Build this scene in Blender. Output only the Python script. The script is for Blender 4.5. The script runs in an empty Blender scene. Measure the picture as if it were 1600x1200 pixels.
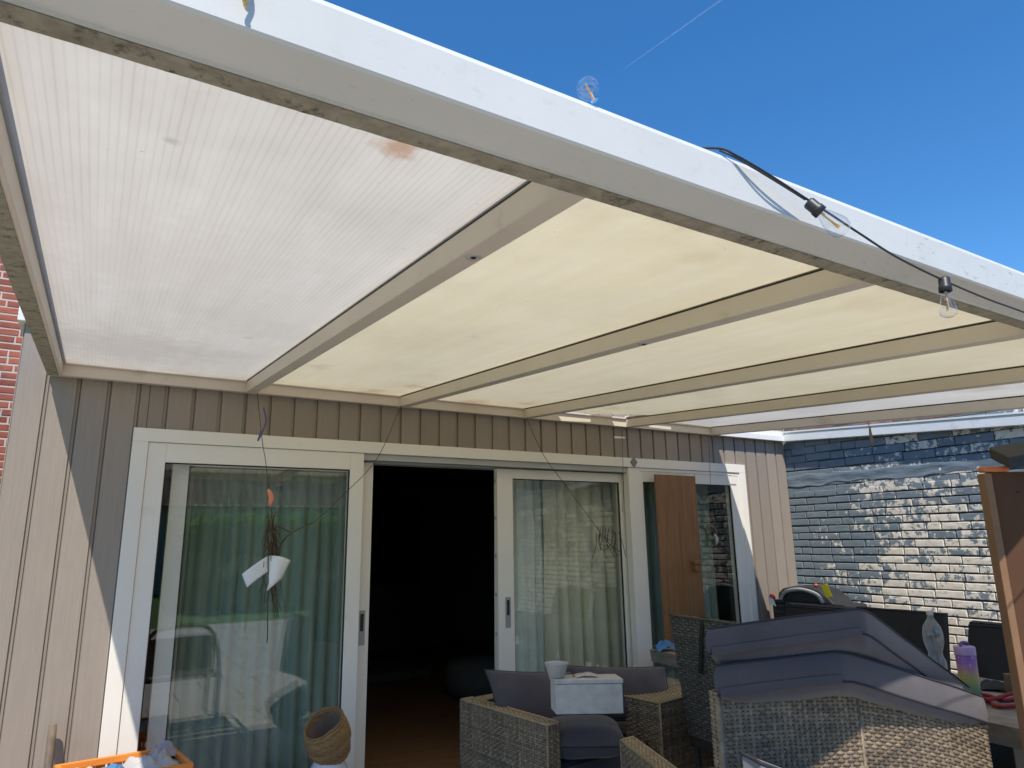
import bpy, bmesh, math, random
import numpy as np
from mathutils import Vector, Matrix, noise as mnoise
random.seed(7); rng = np.random.default_rng(7)
S = bpy.context.scene
COL = S.collection
R = math.radians

# ------------------------------------------------------------------ camera
F, YAW, PITCH, ROLL = 1068.14, 0.54807, 0.22452, -0.01582
CAM = Vector((0.2388, -4.3539, 1.55))
fw = Vector((math.sin(YAW)*math.cos(PITCH), math.cos(YAW)*math.cos(PITCH), math.sin(PITCH)))
_r = Vector((math.cos(YAW), -math.sin(YAW), 0)); _u = _r.cross(fw)
rt = _r*math.cos(ROLL) + _u*math.sin(ROLL); up = -_r*math.sin(ROLL) + _u*math.cos(ROLL)
cam = bpy.data.cameras.new('camera'); cam.sensor_width = 36; cam.lens = 36*F/1600
cam.clip_start = 0.05; cam.clip_end = 20000
co = bpy.data.objects.new('camera', cam); COL.objects.link(co)
m = Matrix((rt, up, -fw)).transposed().to_4x4(); m.translation = CAM
co.matrix_world = m; S.camera = co
def ray(px, py): return fw + rt*((px-800)/F) - up*((py-600)/F)
def at(px, py, d): return CAM + ray(px, py)*d                       # the point of the photo's pixel d metres ahead
def on(ax, v, px, py):                                              # ... on the plane x, y or z = v
    d = ray(px, py); return CAM + d*((v-CAM[ax])/d[ax])

# ------------------------------------------------------------------ sky, sun, exposure
SUN = Vector((-.277, -.477, .8345)).normalized()                    # towards the sun
w = bpy.data.worlds.new('World'); S.world = w; w.use_nodes = True
nt = w.node_tree; bg = nt.nodes['Background']
sky = nt.nodes.new('ShaderNodeTexSky'); sky.sky_type = 'NISHITA'; sky.sun_disc = False
sky.sun_elevation = math.asin(SUN.z); sky.sun_rotation = math.atan2(SUN.x, SUN.y)
sky.altitude = 0; sky.air_density = 1.0; sky.dust_density = 0.0; sky.ozone_density = 5.0
hs = nt.nodes.new('ShaderNodeHueSaturation'); hs.inputs['Saturation'].default_value = 1.24; hs.inputs['Value'].default_value = 1.2
nt.links.new(sky.outputs[0], hs.inputs['Color']); nt.links.new(hs.outputs[0], bg.inputs[0]); bg.inputs[1].default_value = 0.10
sl = bpy.data.lights.new('sun', 'SUN'); sl.energy = 3.3; sl.angle = R(0.5); sl.color = (1, .93, .83)
so = bpy.data.objects.new('sun', sl); COL.objects.link(so); so.rotation_euler = SUN.to_track_quat('Z', 'Y').to_euler()
S.view_settings.view_transform = 'Standard'; S.view_settings.look = 'None'
S.view_settings.exposure = 0.72; S.view_settings.gamma = 1
S.render.engine = 'CYCLES'
cy = S.cycles; cy.max_bounces = 10; cy.diffuse_bounces = 5; cy.glossy_bounces = 4; cy.transmission_bounces = 6
cy.transparent_max_bounces = 16; cy.caustics_reflective = False; cy.caustics_refractive = False
cy.use_denoising = True; cy.sample_clamp_indirect = 6

# ------------------------------------------------------------------ materials
class N:
    def __init__(s, name):
        s.m = bpy.data.materials.new(name); s.m.use_nodes = True; s.t = s.m.node_tree
        s.b = s.t.nodes['Principled BSDF']; s.out = s.t.nodes['Material Output']
    def n(s, kind, **kw):
        x = s.t.nodes.new('ShaderNode'+kind)
        for k, v in kw.items():
            if k.startswith('i_'):
                x.inputs[k[2:].replace('_', ' ')].default_value = v
            else: setattr(x, k, v)
        return x
    def l(s, a, b): s.t.links.new(a, b)
    def coords(s, stretch=(1, 1, 1), kind='Object'):
        c = s.n('TexCoord'); mp = s.n('Mapping'); mp.inputs['Scale'].default_value = stretch
        s.l(c.outputs[kind], mp.inputs[0]); return mp.outputs[0]
    def noise(s, vec, scale, detail=4, rough=.6):
        x = s.n('TexNoise'); x.inputs['Scale'].default_value = scale; x.inputs['Detail'].default_value = detail
        x.inputs['Roughness'].default_value = rough; s.l(vec, x.inputs['Vector']); return x.outputs['Fac']
    def ramp(s, fac, a, b, ca=(0, 0, 0, 1), cb=(1, 1, 1, 1)):
        x = s.n('ValToRGB'); e = x.color_ramp.elements
        e[0].position = a; e[1].position = b; e[0].color = ca; e[1].color = cb; s.l(fac, x.inputs[0]); return x.outputs[0]
    def mix(s, fac, a, b):
        x = s.n('Mix', data_type='RGBA')
        if hasattr(fac, 'links'): s.l(fac, x.inputs[0])
        else: x.inputs[0].default_value = fac
        for v, i in ((a, 6), (b, 7)):
            if hasattr(v, 'links'): s.l(v, x.inputs[i])
            else: x.inputs[i].default_value = (*v[:3], 1)
        return x.outputs[2]
    def math(s, op, a, b=None):
        x = s.n('Math', operation=op)
        for v, i in ((a, 0), (b, 1)):
            if v is None: continue
            if hasattr(v, 'links'): s.l(v, x.inputs[i])
            else: x.inputs[i].default_value = v
        return x.outputs[0]
    def bump(s, h, strength, dist=.01, nrm=None):
        x = s.n('Bump'); x.inputs['Strength'].default_value = strength; x.inputs['Distance'].default_value = dist
        s.l(h, x.inputs['Height'])
        if nrm is not None: s.l(nrm, x.inputs['Normal'])
        return x.outputs[0]

def pmat(name, c1, c2=None, scale=6, rough=.6, bump=.0, bscale=200, stretch=(1, 1, 1), dirt=None, dscale=3, dlo=.55, dhi=.75, metal=0, spec=.5, island=0, sheen=0):
    k = N(name); v = k.coords(stretch); c2 = c2 or tuple(x*.85 for x in c1)
    col = k.mix(k.ramp(k.noise(v, scale), .3, .7), c1, c2)
    if island:
        g = k.n('NewGeometry'); col2 = k.n('HueSaturation'); k.l(col, col2.inputs['Color'])
        k.l(k.math('MULTIPLY_ADD', g.outputs['Random Per Island'], island), col2.inputs['Value'])
        col2.inputs['Value'].links[0].from_node.inputs[2].default_value = 1-island/2
        col = col2.outputs[0]
    if dirt:
        vo = k.coords(); col = k.mix(k.ramp(k.noise(vo, dscale, 8, .7), dlo, dhi), col, dirt)
    k.l(col, k.b.inputs['Base Color']); k.b.inputs['Roughness'].default_value = rough
    k.b.inputs['Metallic'].default_value = metal; k.b.inputs['Specular IOR Level'].default_value = spec
    if sheen: k.b.inputs['Sheen Weight'].default_value = sheen
    if bump: k.l(k.bump(k.noise(v, bscale, 3), bump, .003), k.b.inputs['Normal'])
    return k.m

def glass_mat(name, tint=(.93, .96, .95), rough=0.0, base=.088):
    k = N(name); lw = k.n('LayerWeight'); lw.inputs[0].default_value = .5      # thin pane: same reflectance from both sides
    tr = k.n('BsdfTransparent'); tr.inputs[0].default_value = (*tint, 1)
    gl = k.n('BsdfGlossy'); gl.inputs['Roughness'].default_value = rough; gl.inputs[0].default_value = (1, 1, 1, 1)
    mx = k.n('MixShader'); k.l(k.math('MULTIPLY_ADD', k.math('POWER', lw.outputs['Facing'], 4.0), .85), mx.inputs[0]); mx.inputs[0].links[0].from_node.inputs[2].default_value = base; k.l(tr.outputs[0], mx.inputs[1]); k.l(gl.outputs[0], mx.inputs[2])
    k.l(mx.outputs[0], k.out.inputs[0]); return k.m

def panel_mat(name, tint, tint2, stains, rib=.0135, depth=.35, seed=0.0):
    """opal multiwall polycarbonate: lets diffused sun through, ribs every `rib` metres along x, blotches and rusty stains"""
    k = N(name); v = k.coords()
    sep = k.n('SeparateXYZ'); k.l(v, sep.inputs[0])
    nv = k.n('Mapping'); nv.inputs['Location'].default_value = (seed, seed*2, 0); k.l(v, nv.inputs[0]); nv = nv.outputs[0]
    wob = k.math('MULTIPLY', k.noise(nv, 2.0), .004)
    s1 = k.math('SINE', k.math('MULTIPLY', k.math('ADD', sep.outputs[0], wob), 2*math.pi/rib))
    ribf = k.ramp(s1, .45, .95)
    sc = k.n('Mapping'); sc.inputs['Scale'].default_value = (9, 1.0, 1); k.l(nv, sc.inputs[0])
    streak = k.ramp(k.noise(sc.outputs[0], 1.6, 5), .35, .75)
    blot = k.ramp(k.noise(nv, 1.6, 6), .45, .8)
    col = k.mix(streak, tint, tint2)
    col = k.mix(k.math('MULTIPLY', blot, .75), col, tuple(x*.82 for x in tint2))
    col = k.mix(k.math('MULTIPLY', k.math('MULTIPLY', ribf, k.math('ADD', k.math('MULTIPLY', streak, .8), .35)), depth), col, tuple(x*.62 for x in tint2))
    for (cx, cyy, rad, c, st) in stains:
        d = k.n('VectorMath', operation='DISTANCE'); fl = k.n('Mapping'); fl.inputs['Scale'].default_value = (1, 1, 0); k.l(v, fl.inputs[0]); k.l(fl.outputs[0], d.inputs[0]); d.inputs[1].default_value = (cx, cyy, 0)
        dd = k.math('ADD', k.math('DIVIDE', d.outputs['Value'], rad), k.math('MULTIPLY', k.math('SUBTRACT', k.noise(nv, 14, 6), .5), 2.2))
        col = k.mix(k.math('MULTIPLY', k.ramp(dd, .25, 1.0, (1, 1, 1, 1), (0, 0, 0, 1)), st), col, c)
    ed = k.n('MapRange'); k.l(sep.outputs[1], ed.inputs[0]); ed.inputs[1].default_value = -.30; ed.inputs[2].default_value = -.02
    col = k.mix(k.math('MULTIPLY', k.math('MULTIPLY', ed.outputs[0], k.ramp(k.noise(nv, 9, 6), .42, .72)), .55), col, (.50, .36, .20))
    ed2 = k.n('MapRange'); k.l(sep.outputs[1], ed2.inputs[0]); ed2.inputs[1].default_value = -3.1; ed2.inputs[2].default_value = -3.38
    col = k.mix(k.math('MULTIPLY', k.math('MULTIPLY', ed2.outputs[0], k.ramp(k.noise(nv, 11, 6), .45, .72)), .45), col, (.50, .38, .24))
    spk = k.ramp(k.noise(nv, 55, 2), .74, .78)
    col = k.mix(k.math('MULTIPLY', spk, .6), col, tuple(x*.5 for x in tint2))
    tr = k.n('BsdfTranslucent'); df = k.n('BsdfDiffuse'); gl = k.n('BsdfGlossy'); gl.inputs['Roughness'].default_value = .28
    k.l(col, tr.inputs[0]); k.l(col, df.inputs[0])
    bmp = k.bump(k.math('ADD', k.math('MULTIPLY', ribf, .35), k.noise(nv, 5)), .25, .004)
    k.l(bmp, gl.inputs['Normal'])
    mx = k.n('MixShader'); mx.inputs[0].default_value = .58; k.l(tr.outputs[0], mx.inputs[1]); k.l(df.outputs[0], mx.inputs[2])
    fr = k.n('Fresnel'); fr.inputs[0].default_value = 1.4
    m2 = k.n('MixShader'); k.l(k.math('MULTIPLY', fr.outputs[0], .6), m2.inputs[0]); k.l(mx.outputs[0], m2.inputs[1]); k.l(gl.outputs[0], m2.inputs[2])
    k.l(m2.outputs[0], k.out.inputs[0]); return k.m

M = {}
M['clad'] = pmat('taupe_cladding', (.305, .258, .215), (.27, .225, .188), 9, .55, .35, 60, (9, 9, .35), island=.20, dirt=(.215, .18, .15), dscale=2.2, dlo=.56, dhi=.95)
M['pvc'] = pmat('white_pvc', (.82, .785, .72), (.79, .75, .68), 3, .35, .05, 120, dirt=(.55, .52, .46), dscale=5, dlo=.62, dhi=.95)
M['pvc_grey'] = pmat('track_grey', (.50, .50, .48), None, 4, .4)
M['alu'] = pmat('cream_aluminium', (.68, .605, .52), (.62, .55, .47), 3, .45, .05, 90, dirt=(.33, .26, .18), dscale=4, dlo=.58, dhi=.9)
M['alu_front'] = pmat('front_beam_paint', (.66, .67, .67), (.62, .63, .63), 3, .4, .06, 200, dirt=(.45, .42, .37), dscale=9, dlo=.64, dhi=.9)
def beam_paint():
    k = N('front_beam_paint'); v = k.coords(); sp = k.coords((26, 70, 70))
    big = k.ramp(k.noise(v, 1.1, 4), .45, .75); speck = k.math('MULTIPLY', k.ramp(k.noise(sp, 1.0, 4, .7), .60, .68), k.math('ADD', big, .12))
    col = k.mix(k.ramp(k.noise(v, 3), .3, .7), (.665, .665, .645), (.615, .615, .595))
    col = k.mix(k.math('MULTIPLY', k.ramp(k.noise(v, 9, 8, .7), .6, .85), .5), col, (.40, .38, .33)); col = k.mix(k.math('MULTIPLY', speck, .75), col, (.17, .15, .12))
    k.l(col, k.b.inputs['Base Color']); k.b.inputs['Roughness'].default_value = .42; k.l(k.bump(k.noise(v, 220, 3), .06, .003), k.b.inputs['Normal']); return k.m
M['alu_front'] = beam_paint()
M['grime'] = pmat('mossy_grime', (.36, .325, .255), (.23, .21, .155), 30, .9, .7, 90, dirt=(.06, .055, .038), dscale=26, dlo=.54, dhi=.66)
M['white_alu'] = pmat('white_aluminium', (.80, .79, .77), (.74, .73, .70), 6, .4, .05, 120, dirt=(.40, .35, .28), dscale=7, dlo=.62, dhi=.9)
M['dark'] = pmat('dark_rubber', (.02, .02, .02), None, 5, .6)
M['black'] = pmat('black_plastic', (.03, .031, .034), (.022, .022, .025), 8, .45, .1, 150)
M['steel'] = pmat('brushed_steel', (.55, .55, .53), None, 8, .35, metal=.2)
M['handle'] = pmat('grey_handle', (.35, .36, .37), None, 8, .4)
M['glass'] = glass_mat('window_glass')
def milky():
    k = N('milky_clear_plastic')
    tr = k.n('BsdfTransparent'); df = k.n('BsdfDiffuse'); df.inputs[0].default_value = (.75, .78, .78, 1); tl = k.n('BsdfTranslucent'); tl.inputs[0].default_value = (.75, .78, .78, 1)
    gl = k.n('BsdfGlossy'); gl.inputs['Roughness'].default_value = .12; lw = k.n('LayerWeight'); lw.inputs[0].default_value = .4
    a = k.n('MixShader'); a.inputs[0].default_value = .5; k.l(df.outputs[0], a.inputs[1]); k.l(tl.outputs[0], a.inputs[2])
    b = k.n('MixShader'); k.l(k.math('MULTIPLY_ADD', lw.outputs['Facing'], .35), b.inputs[0]); b.inputs[0].links[0].from_node.inputs[2].default_value = .13
    k.l(tr.outputs[0], b.inputs[1]); k.l(a.outputs[0], b.inputs[2])
    c = k.n('MixShader'); c.inputs[0].default_value = .07; k.l(b.outputs[0], c.inputs[1]); k.l(gl.outputs[0], c.inputs[2]); k.l(c.outputs[0], k.out.inputs[0]); return k.m
M['bulb_glass'] = glass_mat('bulb_glass', (.97, .97, .97))
M['clear_plastic'] = milky()
M['fil'] = pmat('amber_filament', (.75, .45, .15), None, 8, .4)
M['curt_teal'] = pmat('teal_curtain', (.37, .455, .385), (.27, .36, .30), 3, .85, .3, 120, (4, 4, .5), sheen=.2)
M['curt_sheer'] = pmat('pale_sheer', (.74, .78, .70), (.64, .69, .62), 3, .85, .3, 200, (4, 4, .5))
M['curt_strip'] = pmat('grey_green_sheer', (.50, .54, .47), (.40, .44, .38), 3, .85, .3, 200, (4, 4, .5))
M['curt_sage'] = pmat('sage_curtain', (.72, .68, .50), (.55, .54, .40), 3, .85, .3, 120, (4, 4, .5), sheen=.2)
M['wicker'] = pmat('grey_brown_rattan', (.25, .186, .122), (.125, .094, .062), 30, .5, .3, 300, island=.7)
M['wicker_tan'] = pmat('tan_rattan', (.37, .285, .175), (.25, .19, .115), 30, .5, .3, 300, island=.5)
M['wicker_dark'] = pmat('charcoal_rattan', (.115, .104, .086), (.07, .063, .053), 30, .5, .3, 300, island=.5)
M['core'] = pmat('chair_core', (.035, .03, .025), None, 10, .8)
M['cush'] = pmat('slate_cushion', (.074, .062, .071), (.054, .046, .054), 5, .85, .35, 900, dirt=(.112, .10, .106), dscale=4, dlo=.55, dhi=.85, sheen=.3)
M['cush_lite'] = pmat('lighter_cushion', (.17, .165, .20), (.14, .137, .17), 5, .85, .35, 900, sheen=.3)  # lighter grey than the slate cushions
M['piping'] = pmat('dark_piping', (.022, .02, .028), None, 30, .8)
M['stone'] = pmat('grey_planter', (.56, .545, .52), (.42, .41, .39), 18, .85, .5, 80, dirt=(.55, .55, .54), dscale=14, dlo=.52, dhi=.7)
M['bowl'] = pmat('pale_clay', (.50, .49, .46), None, 12, .7, .1, 90)
M['cloth_w'] = pmat('white_cloth', (.50, .475, .45), (.38, .355, .34), 12, .9, .3, 200)
M['orange'] = pmat('orange_plastic', (.80, .27, .04), (.72, .22, .03), 5, .4, .05, 90)
M['blue_cloth'] = pmat('blue_cloth', (.07, .22, .42), (.05, .16, .33), 10, .9, .3, 200)
M['mauve_cloth'] = pmat('mauve_cloth', (.42, .36, .36), (.30, .25, .26), 10, .9, .3, 200)
M['basket'] = pmat('seagrass', (.36, .21, .085), (.20, .115, .045), 40, .75, .8, 70, (1, 1, 3), island=.5)
M['lining'] = pmat('basket_lining', (.20, .135, .10), (.27, .20, .17), 9, .35, .4, 30)
M['ceramic'] = pmat('white_glaze', (.72, .72, .74), None, 5, .2)
M['stick'] = pmat('weathered_wood', (.20, .155, .11), (.12, .092, .065), 8, .8, .4, 60, (10, 10, 1))
M['board'] = pmat('oak_board', (.29, .145, .056), (.19, .088, .034), 4, .55, .3, 50, (9, 9, .5), dirt=(.17, .085, .035), dscale=3, dlo=.5, dhi=.8)
M['slab'] = pmat('rough_slab', (.36, .31, .25), (.24, .20, .16), 5, .75, .5, 40, (6, 1, 6), dirt=(.16, .12, .09), dscale=5, dlo=.5, dhi=.75)
M['slab_edge'] = pmat('orange_end_grain', (.55, .30, .11), (.33, .16, .06), 14, .75, .5, 60, dirt=(.10, .06, .03), dscale=16, dlo=.55, dhi=.7)
M['brown'] = pmat('brown_board', (.105, .052, .029), (.09, .045, .025), 4, .85, .15, 250, spec=.2)
M['brown_edge'] = pmat('brown_edge', (.24, .13, .066), (.19, .10, .05), 6, .75, .15, 150)
M['rust_and_sunlit'] = pmat('sunlit_orange', (.62, .20, .06), (.50, .13, .04), 20, .6, .2, 90)  # orange of sunlight, painted on the brown board's top edge
M['black_wood'] = pmat('black_wood', (.035, .031, .03), (.022, .02, .02), 6, .6, .6, 40, (1, 8, 8))
M['black_fab'] = pmat('black_fabric', (.028, .028, .028), (.018, .018, .018), 8, .9, .4, 400)
M['strap'] = pmat('black_strap', (.015, .015, .016), None, 8, .7)
M['rope'] = pmat('red_rope', (.38, .03, .03), (.22, .015, .02), 60, .8, .5, 200)
M['yellow'] = pmat('yellow_label', (.90, .72, .02), None, 5, .5)
M['red'] = pmat('red_plastic', (.55, .07, .06), None, 5, .5)
M['white'] = pmat('white_plastic', (.82, .82, .82), None, 5, .5)
M['salmon'] = pmat('salmon_plastic', (.80, .26, .14), None, 5, .5)
M['twig'] = pmat('twig', (.12, .08, .045), (.07, .045, .025), 20, .9)
M['violet'] = pmat('violet_ribbon', (.13, .10, .28), None, 5, .7)
M['leaf_tag'] = pmat('dry_leaf', (.28, .22, .15), None, 20, .8)
M['slate'] = pmat('grey_diamond', (.22, .22, .22), None, 9, .6)
M['brass'] = pmat('brass', (.75, .50, .14), None, 9, .35, metal=.6)
M['floor_in'] = pmat('wood_floor', (.36, .19, .095), (.24, .12, .06), 3, .45, .2, 40, (.8, 7, 1))
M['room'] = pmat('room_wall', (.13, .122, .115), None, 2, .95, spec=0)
M['tv'] = pmat('screen', (.002, .002, .002), None, 2, .6, spec=.05)
M['wire'] = pmat('cage_wire', (.02, .02, .022), None, 2, .5)
M['pouf'] = pmat('grey_pouf', (.12, .115, .11), None, 12, .95, .4, 120)
M['mort'] = pmat('lime_mortar', (.55, .46, .40), (.46, .38, .33), 14, .9, .3, 80)
M['dark_mort'] = pmat('painted_mortar', (.085, .10, .115), (.05, .06, .07), 10, .9, .4, 60)
M['redbrick'] = pmat('red_brick', (.34, .095, .055), (.24, .065, .045), 9, .85, .5, 50, dirt=(.13, .07, .06), dscale=7, dlo=.6, dhi=.7, island=.5)
M['brownbrick'] = pmat('brown_brick', (.24, .15, .12), (.15, .10, .085), 14, .9, .6, 40, dirt=(.33, .26, .20), dscale=9, dlo=.55, dhi=.7, island=.5)
M['skim'] = pmat('blue_grey_render', (.19, .24, .28), (.15, .195, .235), 6, .9, .5, 40, dirt=(.10, .13, .16), dscale=8, dlo=.55, dhi=.8)
M['patio'] = None
def leafy():
    k = N('hedge_leaf'); v = k.coords(); g = k.n('NewGeometry'); col = k.mix(g.outputs['Random Per Island'], (.035, .10, .02), (.085, .18, .035))
    d = k.n('BsdfDiffuse'); t = k.n('BsdfTranslucent'); mx = k.n('MixShader'); mx.inputs[0].default_value = .5
    k.l(col, d.inputs[0]); k.l(k.mix(g.outputs['Random Per Island'], (.10, .26, .03), (.20, .40, .06)), t.inputs[0]); k.l(d.outputs[0], mx.inputs[1]); k.l(t.outputs[0], mx.inputs[2]); k.l(mx.outputs[0], k.out.inputs[0]); return k.m
M['hedge'] = leafy()
M['bark'] = pmat('bark', (.12, .09, .06), None, 10, .9, .5, 30)
M['rooftile'] = pmat('roof_tile', (.20, .11, .08), (.14, .08, .065), 8, .8, .3, 30, island=.4)
M['render'] = pmat('pale_wall', (.55, .50, .44), None, 4, .9)
M['grass_m'] = pmat('lawn', (.07, .15, .025), (.045, .11, .02), 3, .9, .6, 60)
M['contrail'] = None

def flaking():
    """blue-grey wall paint that has come off whole patches of the whitewashed bricks"""
    k = N('flaking_paint'); v = k.coords(); g = k.n('NewGeometry')
    sep = k.n('SeparateXYZ'); k.l(v, sep.inputs[0])
    n1 = k.noise(v, 2.2, 3); n2 = k.noise(v, 21, 8, .68)
    h = k.math('MULTIPLY', k.ramp(sep.outputs[2], 1.88, 1.97), -2.5)              # skim above this height still sticks
    z2 = k.n('MapRange'); k.l(sep.outputs[2], z2.inputs[0]); z2.inputs[1].default_value = .7; z2.inputs[2].default_value = 1.9
    z2.inputs[3].default_value = .10; z2.inputs[4].default_value = -.05
    yy = k.n('MapRange'); k.l(sep.outputs[1], yy.inputs[0]); yy.inputs[1].default_value = -1.1; yy.inputs[2].default_value = -.1
    yy.inputs[3].default_value = .07; yy.inputs[4].default_value = -.20
    a = k.math('ADD', k.math('MULTIPLY', n1, .35), k.math('MULTIPLY', n2, 1.0))
    a = k.math('ADD', a, k.math('MULTIPLY', g.outputs['Random Per Island'], .2)); a = k.math('ADD', a, h)
    a = k.math('ADD', a, k.math('ADD', z2.outputs[0], yy.outputs[0]))
    mask = k.ramp(a, .806, .815)
    cream = k.mix(k.ramp(k.noise(v, 18, 5), .35, .75), (.76, .71, .63), (.60, .53, .44))
    blue = k.mix(k.ramp(k.noise(v, 9, 4), .3, .7), (.195, .238, .275), (.16, .198, .23))
    k.l(k.mix(mask, blue, cream), k.b.inputs['Base Color']); k.b.inputs['Roughness'].default_value = .9; k.b.inputs['Specular IOR Level'].default_value = .2
    k.l(k.bump(k.math('ADD', k.math('MULTIPLY', mask, -.5), k.math('MULTIPLY', k.noise(v, 45, 5), .9)), .55, .004), k.b.inputs['Normal'])
    return k.m
M['flake'] = flaking()

def patio_mat():
    k = N('patio_pavers'); v = k.coords()
    b = k.n('TexBrick'); b.offset = .5; b.inputs['Scale'].default_value = 1; b.inputs['Brick Width'].default_value = .6; b.inputs['Row Height'].default_value = .6
    b.inputs['Mortar Size'].default_value = .006; b.inputs['Color1'].default_value = (.47, .44, .385, 1); b.inputs['Color2'].default_value = (.41, .38, .335, 1); b.inputs['Mortar'].default_value = (.08, .075, .06, 1)
    k.l(v, b.inputs[0]); k.l(k.mix(k.ramp(k.noise(v, 4, 7), .4, .8), b.outputs[0], (.34, .31, .265)), k.b.inputs['Base Color'])
    k.b.inputs['Roughness'].default_value = .85; k.l(k.bump(k.noise(v, 60), .3, .004), k.b.inputs['Normal']); return k.m
M['patio'] = patio_mat()

def tumbler_mat():
    k = N('gradient_tumbler'); v = k.coords(kind='Generated'); s = k.n('SeparateXYZ'); k.l(v, s.inputs[0])
    r = k.n('ValToRGB'); e = r.color_ramp.elements
    e[0].position = .10; e[0].color = (.07, .27, .22, 1); e[1].position = .92; e[1].color = (.27, .12, .40, 1)
    x = e.new(.34); x.color = (.22, .34, .15, 1); x = e.new(.52); x.color = (.42, .40, .13, 1); x = e.new(.66); x.color = (.45, .27, .27, 1); x = e.new(.8); x.color = (.34, .15, .42, 1)
    k.l(s.outputs[2], r.inputs[0]); sp = k.ramp(k.noise(v, 9, 1), .68, .7)
    k.l(k.mix(k.math('MULTIPLY', sp, .5), r.outputs[0], (.6, .6, .7)), k.b.inputs['Base Color']); k.b.inputs['Roughness'].default_value = .3
    return k.m
M['tumbler'] = tumbler_mat()
M['lilac'] = pmat('lilac_lid', (.45, .33, .55), None, 5, .4)

def contrail_mat():
    k = N('contrail_vapour'); d = k.n('BsdfDiffuse'); d.inputs[0].default_value = (.9, .9, .9, 1); t = k.n('BsdfTransparent')
    mx = k.n('MixShader'); v = k.coords(kind='Generated')
    k.l(k.ramp(k.noise(v, 9, 3), .3, .8, (.03, .03, .03, 1), (.10, .10, .10, 1)), mx.inputs[0]); k.l(t.outputs[0], mx.inputs[1]); k.l(d.outputs[0], mx.inputs[2])
    k.l(mx.outputs[0], k.out.inputs[0]); return k.m
M['contrail'] = contrail_mat()

# ------------------------------------------------------------------ mesh helpers
class MB:
    def __init__(s): s.v = []; s.f = []
    def add(s, vs, fs):
        o = len(s.v); s.v += [tuple(p) for p in vs]; s.f += [tuple(i+o for i in q) for q in fs]; return s
    def hexa(s, p):                                                 # 8 corners: bottom ring then top ring
        return s.add(p, [(3, 2, 1, 0), (4, 5, 6, 7), (0, 1, 5, 4), (1, 2, 6, 5), (2, 3, 7, 6), (3, 0, 4, 7)])
    def box(s, x0, x1, y0, y1, z0, z1):
        return s.hexa([(x0, y0, z0), (x1, y0, z0), (x1, y1, z0), (x0, y1, z0), (x0, y0, z1), (x1, y0, z1), (x1, y1, z1), (x0, y1, z1)])
    def obox(s, o, a, b, c):                                        # corner and three edge vectors
        o, a, b, c = map(Vector, (o, a, b, c))
        return s.hexa([o, o+a, o+a+b, o+b, o+c, o+a+c, o+a+b+c, o+b+c])
    def tube(s, pts, r, n=8, cap=True):
        pts = [Vector(p) for p in pts]; rs = r if isinstance(r, (list, tuple)) else [r]*len(pts)
        base = len(s.v); side = None
        for i, p in enumerate(pts):
            t = (pts[min(i+1, len(pts)-1)]-pts[max(i-1, 0)])
            if t.length < 1e-9: t = Vector((0, 0, 1))
            t.normalize()
            if side is None: side = t.orthogonal().normalized()
            else: side = (side-t*side.dot(t)); side = side.normalized() if side.length > 1e-6 else t.orthogonal().normalized()
            q = t.cross(side)
            for k in range(n):
                a = 2*math.pi*k/n; s.v.append(tuple(p+(side*math.cos(a)+q*math.sin(a))*rs[i]))
        for i in range(len(pts)-1):
            for k in range(n):
                a, b = base+i*n+k, base+i*n+(k+1) % n; s.f.append((a, b, b+n, a+n))
        if cap:
            s.f.append(tuple(base+k for k in range(n))[::-1]); s.f.append(tuple(base+(len(pts)-1)*n+k for k in range(n)))
        return s
    def lathe(s, prof, o, ax=(0, 0, 1), n=24, wob=None):
        o = Vector(o); ax = Vector(ax).normalized(); a = ax.orthogonal().normalized(); b = ax.cross(a); base = len(s.v)
        for i, (r, h) in enumerate(prof):
            for k in range(n):
                t = 2*math.pi*k/n; rr, hh = (r, h) if wob is None else wob(r, h, t)
                s.v.append(tuple(o+ax*hh+(a*math.cos(t)+b*math.sin(t))*rr))
        for i in range(len(prof)-1):
            for k in range(n):
                p, q = base+i*n+k, base+i*n+(k+1) % n; s.f.append((p, q, q+n, p+n))
        return s
    def grid(s, fn, nu, nv):
        base = len(s.v)
        for j in range(nv+1):
            for i in range(nu+1): s.v.append(tuple(fn(i/nu, j/nv)))
        for j in range(nv):
            for i in range(nu):
                a = base+j*(nu+1)+i; s.f.append((a, a+1, a+nu+2, a+nu+1))
        return s
    def build(s, name, mat, parent=None, smooth=False, bevel=0, seg=2):
        me = bpy.data.meshes.new(name); me.from_pydata(s.v, [], s.f)
        for mm in (mat if isinstance(mat, (list, tuple)) else [mat]): me.materials.append(mm)
        ob = bpy.data.objects.new(name, me); COL.objects.link(ob)
        if smooth: me.polygons.foreach_set('use_smooth', [True]*len(me.polygons))
        if bevel:
            md = ob.modifiers.new('bevel', 'BEVEL'); md.width = bevel; md.segments = seg; md.limit_method = 'ANGLE'; md.angle_limit = R(35)
        if parent: adopt(ob, parent)
        return ob
def adopt(ob, parent):
    ob.parent = parent; ob.matrix_parent_inverse = world_of(parent).inverted()
def world_of(o):
    return (world_of(o.parent) @ o.matrix_parent_inverse @ o.matrix_basis) if o.parent else o.matrix_basis.copy()
def tag(o, label, cat, group=None, kind=None):
    if label: o['label'] = label
    if cat: o['category'] = cat
    if group: o['group'] = group
    if kind: o['kind'] = kind
    return o
def thing(name, loc, label, cat, group=None):
    o = bpy.data.objects.new(name, None); o.empty_display_size = .1; COL.objects.link(o); o.location = loc
    return tag(o, label, cat, group)
def struct(o): o['kind'] = 'structure'; return o
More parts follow.
